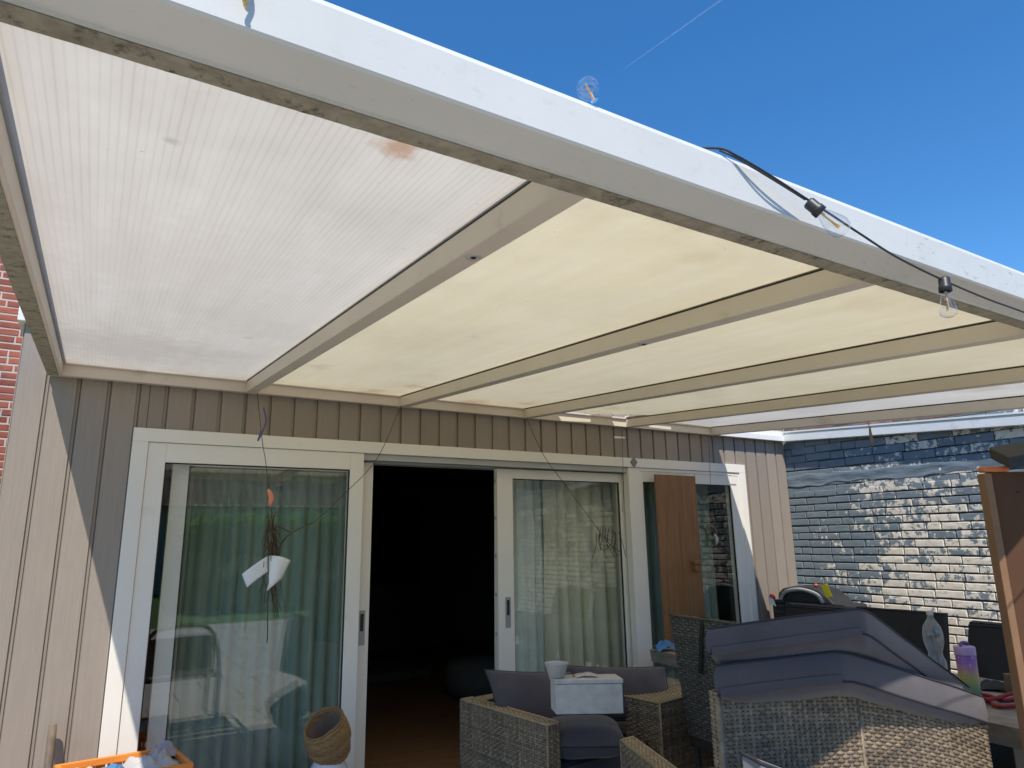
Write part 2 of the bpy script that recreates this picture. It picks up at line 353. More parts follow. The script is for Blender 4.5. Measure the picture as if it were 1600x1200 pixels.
def curve(pts, n=12):                                               # Catmull-Rom through the points
    P = [Vector(p) for p in pts]; P = [P[0]*2-P[1]]+P+[P[-1]*2-P[-2]]; out = []
    for i in range(1, len(P)-2):
        for k in range(n):
            t = k/n; a, b, c, d = P[i-1:i+3]
            out.append(.5*((2*b)+(c-a)*t+(2*a-5*b+4*c-d)*t*t+(3*b-a-3*c+d)*t**3))
    out.append(P[-2]); return out

def weave(mb, A, B, C, D, pu=.022, pv=.0125, amp=.0032, nrm=None, fill=.86):
    """woven rattan over the quad A (u0v0) B (u1v0) C (u1v1) D (u0v1): flat stakes along v, rounded strands along u going over and under"""
    A, B, C, D = (np.array(x, float) for x in (A, B, C, D))
    lu = (np.linalg.norm(B-A)+np.linalg.norm(C-D))/2; lv = (np.linalg.norm(D-A)+np.linalg.norm(C-B))/2
    nu = max(2, int(round(lu/pu))); nv = max(2, int(round(lv/pv)))
    n = np.cross(B-A, D-A); n /= np.linalg.norm(n)
    if nrm is not None and np.dot(n, np.array(nrm, float)) < 0: n = -n
    def P(u, v): return (A*(1-u)*(1-v)+B*u*(1-v)+C*u*v+D*(1-u)*v)
    def strip(us, vs_c, half, offs, along_u):
        base = len(mb.v); K = len(us)
        for k in range(K):
            j = random.uniform(-.12, .12)*half
            for e, lift in ((-1, -.35), (-.45, .45), (.45, .45), (1, -.35)):
                q = P(us[k], vs_c+half*e+j) if along_u else P(vs_c+half*e+j, us[k])
                mb.v.append(tuple(q+n*(offs[k]+lift*amp*.8)))
        for k in range(K-1):
            for e in range(3):
                a = base+k*4+e; mb.f.append((a, a+1, a+5, a+4))
    su = 4
    us = np.linspace(0, 1, nu*su+1)
    for j in range(nv):
        ph = math.pi*j
        o = amp*1.1*np.sin(math.pi*us*nu+ph)
        strip(us, (j+.5)/nv, fill*.5/nv, np.clip(o*1.5, -amp, amp), True)
    for i in range(nu):
        strip(np.linspace(0, 1, 12), (i+.5)/nu, .30/nu, np.full(12, -.0002), False)

def wicker_box(parent, o, a, b, h, faces, mat, name='woven_body', pu=.022, pv=.0125, topmat=None):
    """rattan-covered block: o bottom corner, edge vectors a, b and height vector h"""
    o, a, b, h = map(Vector, (o, a, b, h)); e = .006
    an, bn, hn = a.normalized(), b.normalized(), h.normalized()
    core = MB().obox(o+(an+bn)*e, a-an*2*e, b-bn*2*e, h-hn*e).build('frame', M['core'], parent)  # dark core added under the weave to block light
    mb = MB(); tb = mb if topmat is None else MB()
    Q = dict(front=(o, o+a, o+a+h, o+h), back=(o+b, o+a+b, o+a+b+h, o+b+h), left=(o+b, o, o+h, o+b+h), right=(o+a, o+a+b, o+a+b+h, o+a+h), top=(o+h, o+a+h, o+a+b+h, o+b+h))
    ctr = o+(a+b+h)/2
    for f in faces:
        q = Q[f]; fc = (q[0]+q[2])/2-ctr
        weave(tb if f == 'top' else mb, *q, pu=pu, pv=pv, nrm=fc)
    for p0, d in ((o+h, a), (o+h, b), (o+h+a, b), (o+h+b, a)):       # rolled rim along the top edges
        (tb).tube([p0+d*t/10 for t in range(11)], .006, 6)
    for p0 in (o, o+a): mb.tube([p0, p0+h], .006, 6)
    mb.build(name, mat, parent, smooth=True)
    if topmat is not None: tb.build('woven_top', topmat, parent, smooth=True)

def cushion(c, parent, mat, thick_pipe=.0055, crown=.03, nn=22, seed=0, name='cover', pipe=True, wr=.006, drop=None):
    """boxed cushion from eight corners (bottom ring, top ring) with crowned faces, soft corners, wrinkles and piping"""
    c = [Vector(p) for p in c]
    def tri(u, v, t):
        def q(ring): return (ring[0]*(1-u)*(1-v)+ring[1]*u*(1-v)+ring[2]*u*v+ring[3]*(1-u)*v)
        return q(c[:4])*(1-t)+q(c[4:])*t
    upv = (tri(.5, .5, 1)-tri(.5, .5, 0)).normalized(); ctr = tri(.5, .5, .5)
    def soft(x): return .5+.5*math.copysign(abs(2*x-1)**.9, 2*x-1)
    def P(u, v, t):
        p = tri(u, v, t)
        k = (1-abs(2*u-1)**2.2)*(1-abs(2*v-1)**2.2)
        p = p+upv*(crown*k*(2*t-1))
        bul = (1-(2*t-1)**2)                                        # sides bulge slightly
        d = (p-ctr); d -= upv*d.dot(upv)
        edge = max(abs(2*u-1), abs(2*v-1))**6
        p = p+d*(.03*bul*edge)
        p += upv*wr*(mnoise.noise(p*7+Vector((seed, 0, 0)))) + (d.normalized() if d.length > 0 else d)*wr*mnoise.noise(p*11+Vector((0, seed, 5)))*edge
        return p
    mb = MB()
    for t in (0, 1): mb.grid(lambda u, v: P(u if t else 1-u, v, t), nn, nn)
    for k in range(4):
        fnc = [lambda s_, t: P(s_, 0, t), lambda s_, t: P(1, s_, t), lambda s_, t: P(1-s_, 1, t), lambda s_, t: P(0, 1-s_, t)][k]
        mb.grid(fnc, nn, 5)
    ob = mb.build(name, mat, parent, smooth=True)
    if pipe:
        for t in (0, 1):
            pb = MB(); loop = [P(s_/nn, 0, t) for s_ in range(nn)]+[P(1, s_/nn, t) for s_ in range(nn)]+[P(1-s_/nn, 1, t) for s_ in range(nn)]+[P(0, 1-s_/nn, t) for s_ in range(nn+1)]
            pb.tube(loop, thick_pipe, 6); pb.build('piping', M['piping'], ob, smooth=True)
    return ob

def pillow(o, a, b, T, parent, mat, seed=0, name='cover', nn=26, pipe=True):
    """knife-edge pillow: corner o, edges a and b, half thickness T"""
    o, a, b = map(Vector, (o, a, b)); n = a.cross(b).normalized()
    def P(u, v, s):
        x, y = 2*u-1, 2*v-1
        k = max(0, (1-x*x)*(1-y*y))**.42
        pin = 1-.07*(1-abs(x)**2)*(abs(y)**3); pin2 = 1-.07*(1-abs(y)**2)*(abs(x)**3)
        p = o+a*(.5+x*.5*pin2)+b*(.5+y*.5*pin)
        return p+n*s*(T*k+.012*k*mnoise.noise(p*6+Vector((seed, s, 0))))
    mb = MB(); mb.grid(lambda u, v: P(u, v, 1), nn, nn); mb.grid(lambda u, v: P(1-u, v, -1), nn, nn)
    ob = mb.build(name, mat, parent, smooth=True)
    if pipe:
        pb = MB(); lp = [P(i/nn, 0, 0) for i in range(nn)]+[P(1, i/nn, 0) for i in range(nn)]+[P(1-i/nn, 1, 0) for i in range(nn)]+[P(0, 1-i/nn, 0) for i in range(nn+1)]
        pb.tube(lp, .004, 6); pb.build('piping', M['piping'], ob, smooth=True)
    return ob

def cloth_heap(o, a, b, h, seed, nn=26):
    o, a, b = map(Vector, (o, a, b))
    def P(u, v):
        x, y = 2*u-1, 2*v-1
        p = o+a*u+b*v
        e = max(0, 1-(abs(x)**3+abs(y)**3)*.6)
        q = mnoise.fractal(p*13+Vector((seed, seed, 0)), 1, 2, 4)
        return p+Vector((mnoise.noise(p*9+Vector((0, 0, seed)))*.025, mnoise.noise(p*9+Vector((9, 0, seed)))*.025, h*e*(.55+.6*abs(q))))
    return MB().grid(P, nn, nn)

# ================================================================== SETTING
g = MB().grid(lambda u, v: (-400+800*u, -400+800*v, -.14), 4, 4).build('lawn', M['grass_m']); struct(g)
struct(MB().box(-4, 9, -11, 0.02, -.12, 0).build('patio', M['patio']))

# ---- house: extension with cladding, its room, red brick house behind
XL, XR, ZT = -.17, 6.03, 2.73
house = thing('clad_extension', (2.9, 0, 0), 'flat roofed extension with vertical taupe cladding around the sliding doors', 'house wall')
def planks(x0, x1, z0, z1, mb):
    g0 = .115; p = .1445; ch = .020; k = math.floor((x0-g0)/p)-1
    xs = []
    while g0+k*p < x1+p:
        xs.append(g0+k*p); k += 1
    for gx in xs:
        a, b = max(gx+ch/2, x0), min(gx+p-ch/2, x1)
        if b-a > .002:
            e = .002
            mb.add([(a, .008, z0), (a+e, 0, z0), (b-e, 0, z0), (b, .008, z0), (a, .008, z1), (a+e, 0, z1), (b-e, 0, z1), (b, .008, z1), (a, .03, z0), (b, .03, z0), (a, .03, z1), (b, .03, z1)],
                   [(0, 1, 5, 4), (1, 2, 6, 5), (2, 3, 7, 6), (4, 5, 6, 7, 11, 10), (0, 8, 9, 3, 2, 1), (0, 4, 10, 8), (3, 9, 11, 7)])
        a, b = max(gx-ch/2, x0), min(gx+ch/2, x1)
        if b-a > .002:
            mb.add([(a, .010, z0), (b-(b-a)*.28, .010, z0), (b-(b-a)*.14, .016, z0), (b, .016, z0), (a, .010, z1), (b-(b-a)*.28, .010, z1), (b-(b-a)*.14, .016, z1), (b, .016, z1)],
                   [(0, 1, 5, 4), (1, 2, 6, 5), (2, 3, 7, 6)])
mb = MB(); planks(XL, .46, 0, ZT, mb); planks(5.36, 6.053, 0, ZT, mb); planks(.46, 5.36, 2.15, ZT, mb)
mb.build('cladding', M['clad'], house)
# masonry behind the cladding, with the door opening left free
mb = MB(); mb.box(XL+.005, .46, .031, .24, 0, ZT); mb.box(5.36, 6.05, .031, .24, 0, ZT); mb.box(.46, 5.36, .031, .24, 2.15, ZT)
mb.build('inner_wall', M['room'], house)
mb = MB(); mb.box(XL, XL+.02, .03, 2.58, 0, ZT); mb.build('side_cladding', M['clad'], house)
MB().box(XL-.03, XR, -.035, 2.58, ZT+.002, ZT+.13).build('roof_trim', M['white_alu'], house, bevel=.004)
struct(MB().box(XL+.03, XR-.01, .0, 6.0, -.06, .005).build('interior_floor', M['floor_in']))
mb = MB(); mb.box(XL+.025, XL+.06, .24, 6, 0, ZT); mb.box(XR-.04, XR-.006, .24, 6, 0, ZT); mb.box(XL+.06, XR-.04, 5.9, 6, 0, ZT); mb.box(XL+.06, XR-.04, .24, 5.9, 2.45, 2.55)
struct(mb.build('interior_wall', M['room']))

def brick_rows(mb, p0, du, dn, length, z0, z1, L=.21, H=.05, jl=.012, jh=.0125, dep=.02, jit=.0025, miss=None, wobble=.003):
    """running-bond bricks on the plane p0 + du*s, standing out dep along dn"""
    p0, du, dn = Vector(p0), Vector(du), Vector(dn); zu = Vector((0, 0, 1)); row = 0; z = z0
    while z < z1-.01:
        hh = H if not callable(H) else H(z)
        s = -random.uniform(.0, .03)-(.5*L if row % 2 else 0)
        while s < length:
            ll = L*random.choice((1, 1, 1, 1.0, .93, 1.05, .5))+random.uniform(-.006, .006)
            a, b = max(s, 0), min(s+ll, length)
            if b-a > .02:
                d = dep+random.uniform(-jit, jit); c = .004
                zz = z+random.uniform(-.0025, .0025)+wobble*mnoise.noise(Vector((s*1.4, z*3, 1)))
                o = p0+zu*zz; vs = []
                n_u = 5
                rows = ((0, 0), (0, d-c), (c, d), (hh*.5, d+.0005), (hh-c, d), (hh, d-c), (hh, 0))
                for (hz, dd) in rows:
                    for i in range(n_u+1):
                        f = i/n_u; x = a+(b-a)*f; e = 0
                        if dd > d-c*.5 and i in (0, n_u): e = c
                        q = mnoise.noise(Vector((x*17, zz*23+hz*40, 3)))*.0016
                        vs.append(o+du*(x+(e if i == 0 else -e if i == n_u else 0))+zu*(hz+(q*1.2 if 0 < i < n_u else 0))+dn*(dd+(q if dd > 0 else 0)))
                fs = []
                W = n_u+1
                for j in range(len(rows)-1):
                    for i in range(n_u): fs.append((j*W+i, j*W+i+1, (j+1)*W+i+1, (j+1)*W+i))
                fs.append(tuple(j*W for j in range(len(rows)))[::-1]); fs.append(tuple(j*W+n_u for j in range(len(rows))))
                mb.add(vs, fs)
            s += ll+jl
        z += hh+jh; row += 1

bh = thing('brick_house', (-1, 2.6, 0), 'red brick house wall with pale mortar rising behind the extension', 'house')
mb = MB(); brick_rows(mb, (-3.2, 2.6, 0), (1, 0, 0), (0, -1, 0), 3.028, 0.0, 4.6, H=.05, dep=.004, jit=.0015); mb.build('bricks', M['redbrick'], bh)
MB().box(-3.2, XL-.001, 2.6, 2.8, -.1, 4.7).build('wall', M['mort'], bh)

# ---- painted garden wall on the right
gw = thing('garden_wall', (6.2, -2.3, 0), 'blue grey painted brick wall with paint flaking to whitewash', 'wall')
WX = 6.055
mb = MB(); brick_rows(mb, (WX, 0.03, 0.0), (0, -1, 0), (-1, 0, 0), 4.9, .4, 1.93, L=.21, H=.054, jl=.009, jh=.0115, dep=.021, jit=.003, wobble=.004)
brick_rows(mb, (WX, 0.03, 0), (0, -1, 0), (-1, 0, 0), 4.9, 1.935, 2.44, L=.26, H=.066, jl=.007, jh=.008, dep=.019, jit=.003, wobble=.014)
mb.build('bricks', M['flake'], gw)
MB().box(WX, WX+.2, -4.9, 0.03, -.1, 2.455).build('wall', M['dark_mort'], gw)
# smeared render along the top, with an uneven lower lip
def skim(u, v):
    y = -.002-4.88*u; low = 2.005+.035*mnoise.noise(Vector((y*2.1, 0, 0)))+.02*mnoise.noise(Vector((y*7, 3, 0)))
    hi = 2.13+.03*mnoise.noise(Vector((y*1.6, 8, 0)))+.012*mnoise.noise(Vector((y*9, 4, 0))); z = low+(hi-low)*v; p = Vector((0, y*3, z*9))
    d = .0225+.0045*mnoise.fractal(p*1.7, 1, 2, 5)+.0012*math.sin(z*70+1.2*mnoise.noise(Vector((y*.9, 2, 0))))
    d *= min(1, v*9, (1-v)*5)
    return (WX-d, y, z)
MB().grid(skim, 220, 60).build('render_coat', M['skim'], gw, smooth=True)
mb = MB(); brick_rows(mb, (WX+.01, 0.0, 0), (0, -1, 0), (-1, 0, 0), 4.9, 2.468, 2.66, dep=.012); mb.build('top_course', M['brownbrick'], gw)
MB().box(WX+.01, WX+.19, -4.9, 0.0, 2.456, 2.66).build('top_core', M['mort'], gw)

# ================================================================== CANOPY
SLP = (2.4528-2.2205)/3.3632
def zr(y, dz=0): return 2.4528+SLP*y+dz                              # underside of the rafters
can = thing('patio_canopy', (2.5, -1.7, 2.3), 'cream aluminium patio canopy with opal roof panels on sloping rafters', 'canopy')
LEN = 3.37
def sloped(x0, x1, y0, y1, d0, d1, mb):
    mb.hexa([(x0, y1, zr(y1, d0)), (x1, y1, zr(y1, d0)), (x1, y0, zr(y0, d0)), (x0, y0, zr(y0, d0)), (x0, y1, zr(y1, d1)), (x1, y1, zr(y1, d1)), (x1, y0, zr(y0, d1)), (x0, y0, zr(y0, d1))])
for i in range(7):
    x = float(i) if i < 6 else 5.985
    hw = .03
    mt = M['alu'] if i < 6 else M['white_alu']
    mb = MB(); sloped(x-hw, x+hw, -.045 if i < 6 else -.0705, -LEN, 0, .066, mb)
    rf = mb.build('rafter', mt, can, bevel=.003)
    mb = MB(); sloped(x-hw-.006, x+hw+.006, -.045 if i < 6 else -.0705, -LEN, .082, .096, mb); sloped(x-.012, x+.012, -.05 if i < 6 else -.072, -LEN, .066, .082, mb)
    mb.build('glazing_cap', M['white_alu'] if i else M['grime'], rf)
    mb = MB()
    if 0 < i < 6:
        sloped(x-hw+.001, x-.013, -.05, -LEN, .0662, .0705, mb); sloped(x+.013, x+hw-.001, -.05, -LEN, .0662, .0705, mb); mb.build('seal', M['dark'], rf)
    if i == 0:
        mb = MB(); sloped(x-hw-.004, x-hw-.0005, -.05, -LEN, -.002, .08, mb); sloped(x-hw-.003, x+hw-.012, -.05, -LEN, -.0025, -.0005, mb); mb.build('grime_strip', M['grime'], rf)
    if i in (1, 2):
        for yy in ((-2.93,) if i == 1 else (-2.45,)):
            mb = MB(); c = Vector((x, yy, zr(yy)-.001)); mb.lathe([(.0, -.003), (.008, -.003), (.009, -.004), (.015, -.004), (.0195, -.002), (.0195, .002)], c, (0, SLP, 1))
            sp = mb.build('spotlight', M['steel'], rf, smooth=True)
            MB().lathe([(0, -.0048), (.006, -.0045), (.007, -.003)], c, (0, SLP, 1)).build('lens', M['dark'], sp)
# ledger along the house: profile with a stepped lip
mb = MB(); zl = 2.4528
mb.box(-.032, 5.034, -.045, -.002, zl, zl+.075); mb.box(-.032, 5.034, -.060, -.045, zl+.062, zl+.075)
mb.build('ledger', M['alu'], can, bevel=.002)
mb = MB(); mb.box(5.036, 6.0, -.070, -.035, zl-.004, zl+.045); mb.box(5.036, 6.0, -.035, -.001, zl+.03, zl+.10)
mb.build('ledger', M['white_alu'], can, bevel=.002)
# front beam (gutter): grimy inner lip, smooth underside, sunlit fascia with a bright bevel on top
YF = -3.489
prof_y = [(-3.362, 2.2205), (-3.402, 2.2215), (-3.404, 2.2275), (-3.4845, 2.2320), (YF, 2.2365), (YF, 2.3175), (-3.4795, 2.3335), (-3.40, 2.336), (-3.40, 2.31), (-3.362, 2.31)]
def extrude_x(mb, prof, x0, x1):
    n = len(prof); vs = [(x0, y, z) for y, z in prof]+[(x1, y, z) for y, z in prof]
    mb.add(vs, [(i, (i+1) % n, (i+1) % n+n, i+n) for i in range(n)]+[tuple(range(n))[::-1], tuple(range(n, 2*n))])
mb = MB(); extrude_x(mb, prof_y, -.05, 6.03); fb = mb.build('front_beam', M['alu_front'], can)
mb = MB()
mb.grid(lambda u, v: (-.049+6.07*u, -3.360-.042*v-.001*mnoise.noise(Vector((u*60, v*2, 0))), 2.2197-.0012*abs(mnoise.noise(Vector((u*220, v*9, 0))))), 500, 4)
mb.build('moss_strip', M['grime'], fb)
for x in (.0, 4.99):
    MB().box(x-.05, x+.05, -3.46, -3.40, 0, 2.221).build('post', M['alu_front'], can, bevel=.004)
tints = [((.80, .755, .66), (.735, .67, .57)), ((.88, .775, .54), (.83, .72, .46)), ((.88, .77, .53), (.83, .715, .45)), ((.88, .775, .535), (.83, .72, .455)), ((.90, .87, .79), (.85, .81, .71))]
rust_and_sunlit = (.50, .27, .12)
stn = [[(.30, -.75, .55, (.60, .53, .46), .55), (.28, -2.2, .55, (.70, .62, .53), .45), (.62, -2.93, .03, (.52, .30, .17), .0), (.3, -3.0, .02, (.5, .45, .4), .7), (.75, -1.3, .03, (.5, .48, .42), .5)],
       [(.62, -3.1, .07, (.66, .50, .28), .3), (.2, -.8, .1, (.62, .52, .33), .5), (.9, -.5, .1, rust_and_sunlit, .4), (.75, -.16, .12, rust_and_sunlit, .4), (.55, -1.9, .04, (.55, .5, .35), .5)],
       [(.85, -.3, .12, rust_and_sunlit, .4), (.5, -.12, .15, rust_and_sunlit, .5), (.4, -3.1, .12, (.7, .54, .3), .25)],
       [(.5, -.5, .15, rust_and_sunlit, .3), (.4, -3.1, .12, (.7, .54, .3), .25)], [(.5, -2.5, .2, (.6, .55, .4), .5)]]
s640 = on(2, 2.26, 636, 240); stn[0][2] = (s640.x, s640.y+.05, .055, (.50, .28, .15), .75)
for i in range(5):
    x0, x1 = i+.010, i+.990
    y1 = -.03
    def pf(u, v, x0=x0, x1=x1, y1=y1, i=i):
        yy = y1-(.052 if i == 3 and .25 < u < .62 else .074 if i == 3 and u > .80 else .052 if i == 4 and .2 < u < .5 else 0)
        y = yy+(-3.375-yy)*v; x = x0+(x1-x0)*u
        sag = -.010*math.sin(math.pi*min(1, max(0, (u-.03)/.94)))*(1 if i else 1.4)*(.4+.6*math.sin(math.pi*v))
        cor = 0
        if i == 3: cor = .030*max(0, 1-v*14)*u-.012*max(0, 1-v*10)*(1-u)
        if i == 4: cor = .020*max(0, 1-v*14)*(1-u)
        return (x-i, y, zr(y, .0735)+sag*.35+cor)
    mb = MB().grid(pf, 24, 60)
    p = mb.build('roof_panel', panel_mat('opal_panel_%d' % i, *tints[i], stn[i] if i else [(a, b, c, d, e) for (a, b, c, d, e) in stn[i]], rib=.016 if i == 0 else .0105, depth=.28 if i == 0 else .20, seed=i*3.7), None, smooth=True)
    p.location = (i, 0, 0); adopt(p, can); p.matrix_parent_inverse = world_of(can).inverted()

# ================================================================== SLIDING DOORS
sd = thing('sliding_doors', (2.9, 0, 0), 'wide white framed sliding glass doors with the middle panel slid open', 'door')
fx0, fx1, fz = .398, 5.412, 2.20
mb = MB(); mb.box(fx0, fx0+.08, -.022, .03, 0, 2.124); mb.box(fx1-.08, fx1, -.022, .03, 0, 2.124); mb.box(fx0, fx1, -.022, .03, 2.124, fz)
mb.build('outer_frame', M['pvc'], sd, bevel=.003)
def sash(x0, x1, z0, z1, y0, y1, l, r, t, b, name, parent=sd):
    mb = MB(); mb.box(x0, x0+l, y0, y1, z0, z1); mb.box(x1-r, x1, y0, y1, z0, z1); mb.box(x0+l, x1-r, y0, y1, z1-t, z1); mb.box(x0+l, x1-r, y0, y1, z0, z0+b)
    s = mb.build(name, M['pvc'], parent, bevel=.003)
    ym = y0+.022
    MB().grid(lambda u, v: (x0+l-.004+(x1-r-x0-l+.008)*u, ym, z0+b-.004+(z1-t-z0-b+.008)*v), 1, 1).build('glass', M['glass'], s)
    mb = MB(); e = .006
    mb.box(x0+l, x0+l+e, y0+.008, ym, z0+b, z1-t); mb.box(x1-r-e, x1-r, y0+.008, ym, z0+b, z1-t); mb.box(x0+l+e, x1-r-e, y0+.008, ym, z1-t-e, z1-t); mb.box(x0+l+e, x1-r-e, y0+.008, ym, z0+b, z0+b+e)
    mb.build('gasket', M['dark'], s); return s
# fixed pane on the left, fixed pane on the right, in front of the sliding panels
sash(fx0+.081, 1.742, .012, 2.122, -.012, .055, .094, .092, .110, .10, 'fixed_panel')
sash(4.002, fx1-.081, .012, 2.122, -.012, .055, .152, .122, .115, .10, 'fixed_panel')
s1 = sash(.62, 1.838, .02, 2.075, .075, .125, .09, .094, .07, .09, 'sliding_panel')
s2 = sash(2.80, 4.06, .02, 2.075, .075, .125, .135, .09, .072, .09, 'sliding_panel')
def pull(x, z, y, par):
    h = MB().box(x-.022, x+.022, y-.004, y-.0005, z-.105, z+.105).build('handle', M['handle'], par, bevel=.003)
    MB().box(x-.011, x+.011, y-.0062, y-.0042, z-.02, z+.085).build('grip', M['dark'], h, bevel=.001)
pull(1.790, 1.02, .075, s1); pull(2.878, 1.045, .075, s2)
mb = MB()
for k in range(7): mb.box(2.793, 2.7995, .085, .11, .35+k*.27, .372+k*.27)
mb.build('lock_bolt', M['steel'], s2)
mb = MB(); mb.box(1.743, 4.001, .005, .06, 2.082, 2.123); mb.box(1.743, 4.001, .06, .14, 2.09, 2.123); mb.box(1.743, 4.001, .02, .14, .006, .020)
mb.build('track', M['pvc_grey'], sd, bevel=.002)
mb = MB(); mb.box(.62, 4.06, .14, .24, 2.076, 2.15); mb.build('head_lining', M['pvc_grey'], sd)

# ---- room: curtains, screen, pouf, dog crate
def curtain(name, x0, x1, y, z0, z1, mat, folds, amp, seed, label):
    def P(u, v):
        ph = u*folds*2*math.pi+1.6*mnoise.noise(Vector((u*folds*.5, v*.6, seed)))
        a = amp*(.45+.55*(1-v))*(.7+.6*mnoise.noise(Vector((u*folds*.8, 7, seed))))
        return (x0+(x1-x0)*u+.25*a*math.cos(ph*1.0)+.012*mnoise.noise(Vector((u*4, v*2, seed))), y+a*math.sin(ph)+.02*mnoise.noise(Vector((u*5, v*1.5, seed+3))), z0+(z1-z0)*v)
    return tag(MB().grid(P, int(folds*14), 24).build(name, mat, None, smooth=True), label, 'curtain', None)
curtain('curtain', .70, 1.82, .36, .02, 2.12, M['curt_teal'], 13, .045, 1, 'teal pleated curtain filling the left glass pane beside the doorway')
curtain('curtain', .655, .775, .30, .02, 2.12, M['curt_strip'], 3.5, .022, 4, 'narrow pale curtain strip at the left edge of the left glass pane')
curtain('curtain', 2.95, 3.42, .40, .02, 2.12, M['curt_sheer'], 5, .03, 8, 'pale green sheer curtain just right of the doorway')
curtain('curtain', 3.36, 4.22, .33, .02, 2.12, M['curt_sage'], 7, .055, 9, 'heavy cream and sage curtain bunched in the sliding pane')
curtain('curtain', 4.30, 5.30, .35, .02, 2.12, M['curt_teal'], 10, .04, 12, 'blue green curtain behind the wooden board in the right pane')
tvm = thing('television', (3.3, 5.6, 1.2), 'large black television screen deep inside the dark room', 'television')
MB().box(2.1, 4.6, 5.55, 5.62, .95, 2.2).build('screen', M['tv'], tvm, bevel=.01); MB().box(2.07, 4.63, 5.62, 5.66, .92, 2.23).build('bezel', M['black'], tvm)
cr = thing('dog_crate', (3.3, 4.2, 0), 'dark wire dog crate standing on the wood floor inside', 'dog crate')
mb = MB(); ca = on(2, .0, 600, 1085); c0 = Vector((2.75, 3.4, .01)); A = Vector((1.1, 0, 0)); B = Vector((0, .7, 0)); H = Vector((0, 0, .85))
for k in range(17): mb.tube([c0+A*k/16, c0+A*k/16+H], .003, 5)
for k in range(11): mb.tube([c0+A+B*k/10, c0+A+B*k/10+H], .003, 5)
for k in range(8):
    mb.tube([c0+H*k/7, c0+A+H*k/7], .003, 5); mb.tube([c0+A+H*k/7, c0+A+B+H*k/7], .003, 5)
mb.build('cage', M['wire'], cr); MB().obox(c0+Vector((.02, .02, 0)), A*.96, B*.94, (0, 0, .10)).build('tray', M['pouf'], cr, bevel=.02)
pf_ = MB().lathe([(0, 0), (.25, 0), (.31, .04), (.34, .14), (.33, .26), (.27, .33), (.12, .36), (0, .365)], on(2, 0, 745, 1085)+Vector((0, 0, .01)), n=28).build('pouf', M['pouf'], None, smooth=True)
tag(pf_, 'round grey pouf on the wood floor just inside the open doorway', 'pouf')

# ================================================================== WICKER SEATING
# ---- far sofa below the sliding pane
ang = R(7.3); rf_ = Vector((math.cos(ang), math.sin(ang)*1.0, 0)); ff = Vector((math.sin(ang), -math.cos(ang), 0)); Z = Vector((0, 0, 1))
s0 = on(2, .62, 720, 1093); s0 = Vector((s0.x, s0.y, 0))
sofa = thing('wicker_sofa', s0+rf_*.7+ff*.4, 'grey brown wicker sofa with slate cushions near the doorway', 'sofa')
armL = (on(2, .62, 855, 1133)-s0); armL.z = 0
wicker_box(sofa, s0+Z*.04, armL*1.0, rf_*.085, Z*.58, ('front', 'top', 'right', 'left'), M['wicker'], 'armrest', topmat=M['wicker_tan'])
wicker_box(sofa, s0+rf_*.09+Z*.04, rf_*1.45, ff*.09, Z*.575, ('front', 'top', 'back'), M['wicker'], 'backrest', topmat=M['wicker_tan'])
wicker_box(sofa, s0+rf_*.09+ff*.10+Z*.04, rf_*1.45, ff*.66, Z*.24, ('back', 'left'), M['wicker'], 'seat_base', pu=.03, pv=.02)
sx = s0+rf_*.10+ff*.12
cushion([sx+Z*.285, sx+rf_*.70+Z*.285, sx+rf_*.70+ff*.64+Z*.285, sx+ff*.64+Z*.285, sx+Z*.39, sx+rf_*.70+Z*.39, sx+rf_*.70+ff*.64+Z*.39, sx+ff*.64+Z*.39], sofa, M['cush'], crown=.02, seed=2, name='seat_cushion')
sx2 = sx+rf_*.72
cushion([sx2+Z*.285, sx2+rf_*.70+Z*.285, sx2+rf_*.70+ff*.64+Z*.285, sx2+ff*.64+Z*.285, sx2+Z*.39, sx2+rf_*.70+Z*.39, sx2+rf_*.70+ff*.64+Z*.39, sx2+ff*.64+Z*.39], sofa, M['cush'], crown=.02, seed=5, name='seat_cushion')
def loose_pillow(corner_px, d, label):                              # lower-left, lower-right and upper-left pixels with depths
    P0, P1, P3 = (at(*q, dd) for q, dd in zip(corner_px, d)); c = (P0+P1+P3)/3
    t = thing('pillow', (P0+P1)/2, label, 'pillow', 'slate pillows on the wicker sofa')
    pillow(P0, P1-P0, P3-P0, .085, t, M['cush'], seed=c.x*9)
    return t
loose_pillow([(782, 1150), (925, 1150), (757, 1046)], (3.85, 3.95, 4.05), 'slate back pillow leaning behind the planter box')
loose_pillow([(895, 1130), (1062, 1128), (880, 1040)], (4.05, 4.2, 4.25), 'slate back pillow leaning just right of the planter box')
# puffy seat pillow carrying the planter
pc = on(2, .42, 855, 1190); a_ = Vector((.86, -.45, 0)).normalized()
ss = at(853, 1168, 3.55); 
t = thing('seat_pillow', ss, 'plump slate cushion lying under the planter box', 'cushion')
pv = at(981, 1160, 3.55)-ss; pv.z = 0
bk = Vector((-pv.y, pv.x, 0)).normalized()
def puff(u, v, s):
    x, y = 2*u-1, 2*v-1; k = max(0, (1-x**4)*(1-y**4))**.45
    p = ss+pv*u+bk*.40*v; return p+Z*(s*.085*k+.008*mnoise.noise(p*8))
mb = MB(); mb.grid(lambda u, v: puff(u, v, 1), 24, 24); mb.grid(lambda u, v: puff(1-u, v, -1), 24, 24); ob = mb.build('cover', M['cush'], t, smooth=True)
lp = [puff(i/24, 0, 0) for i in range(24)]+[puff(1, i/24, 0) for i in range(24)]+[puff(1-i/24, 1, 0) for i in range(24)]+[puff(0, 1-i/24, 0) for i in range(25)]
MB().tube(lp, .004, 6).build('piping', M['piping'], ob, smooth=True)
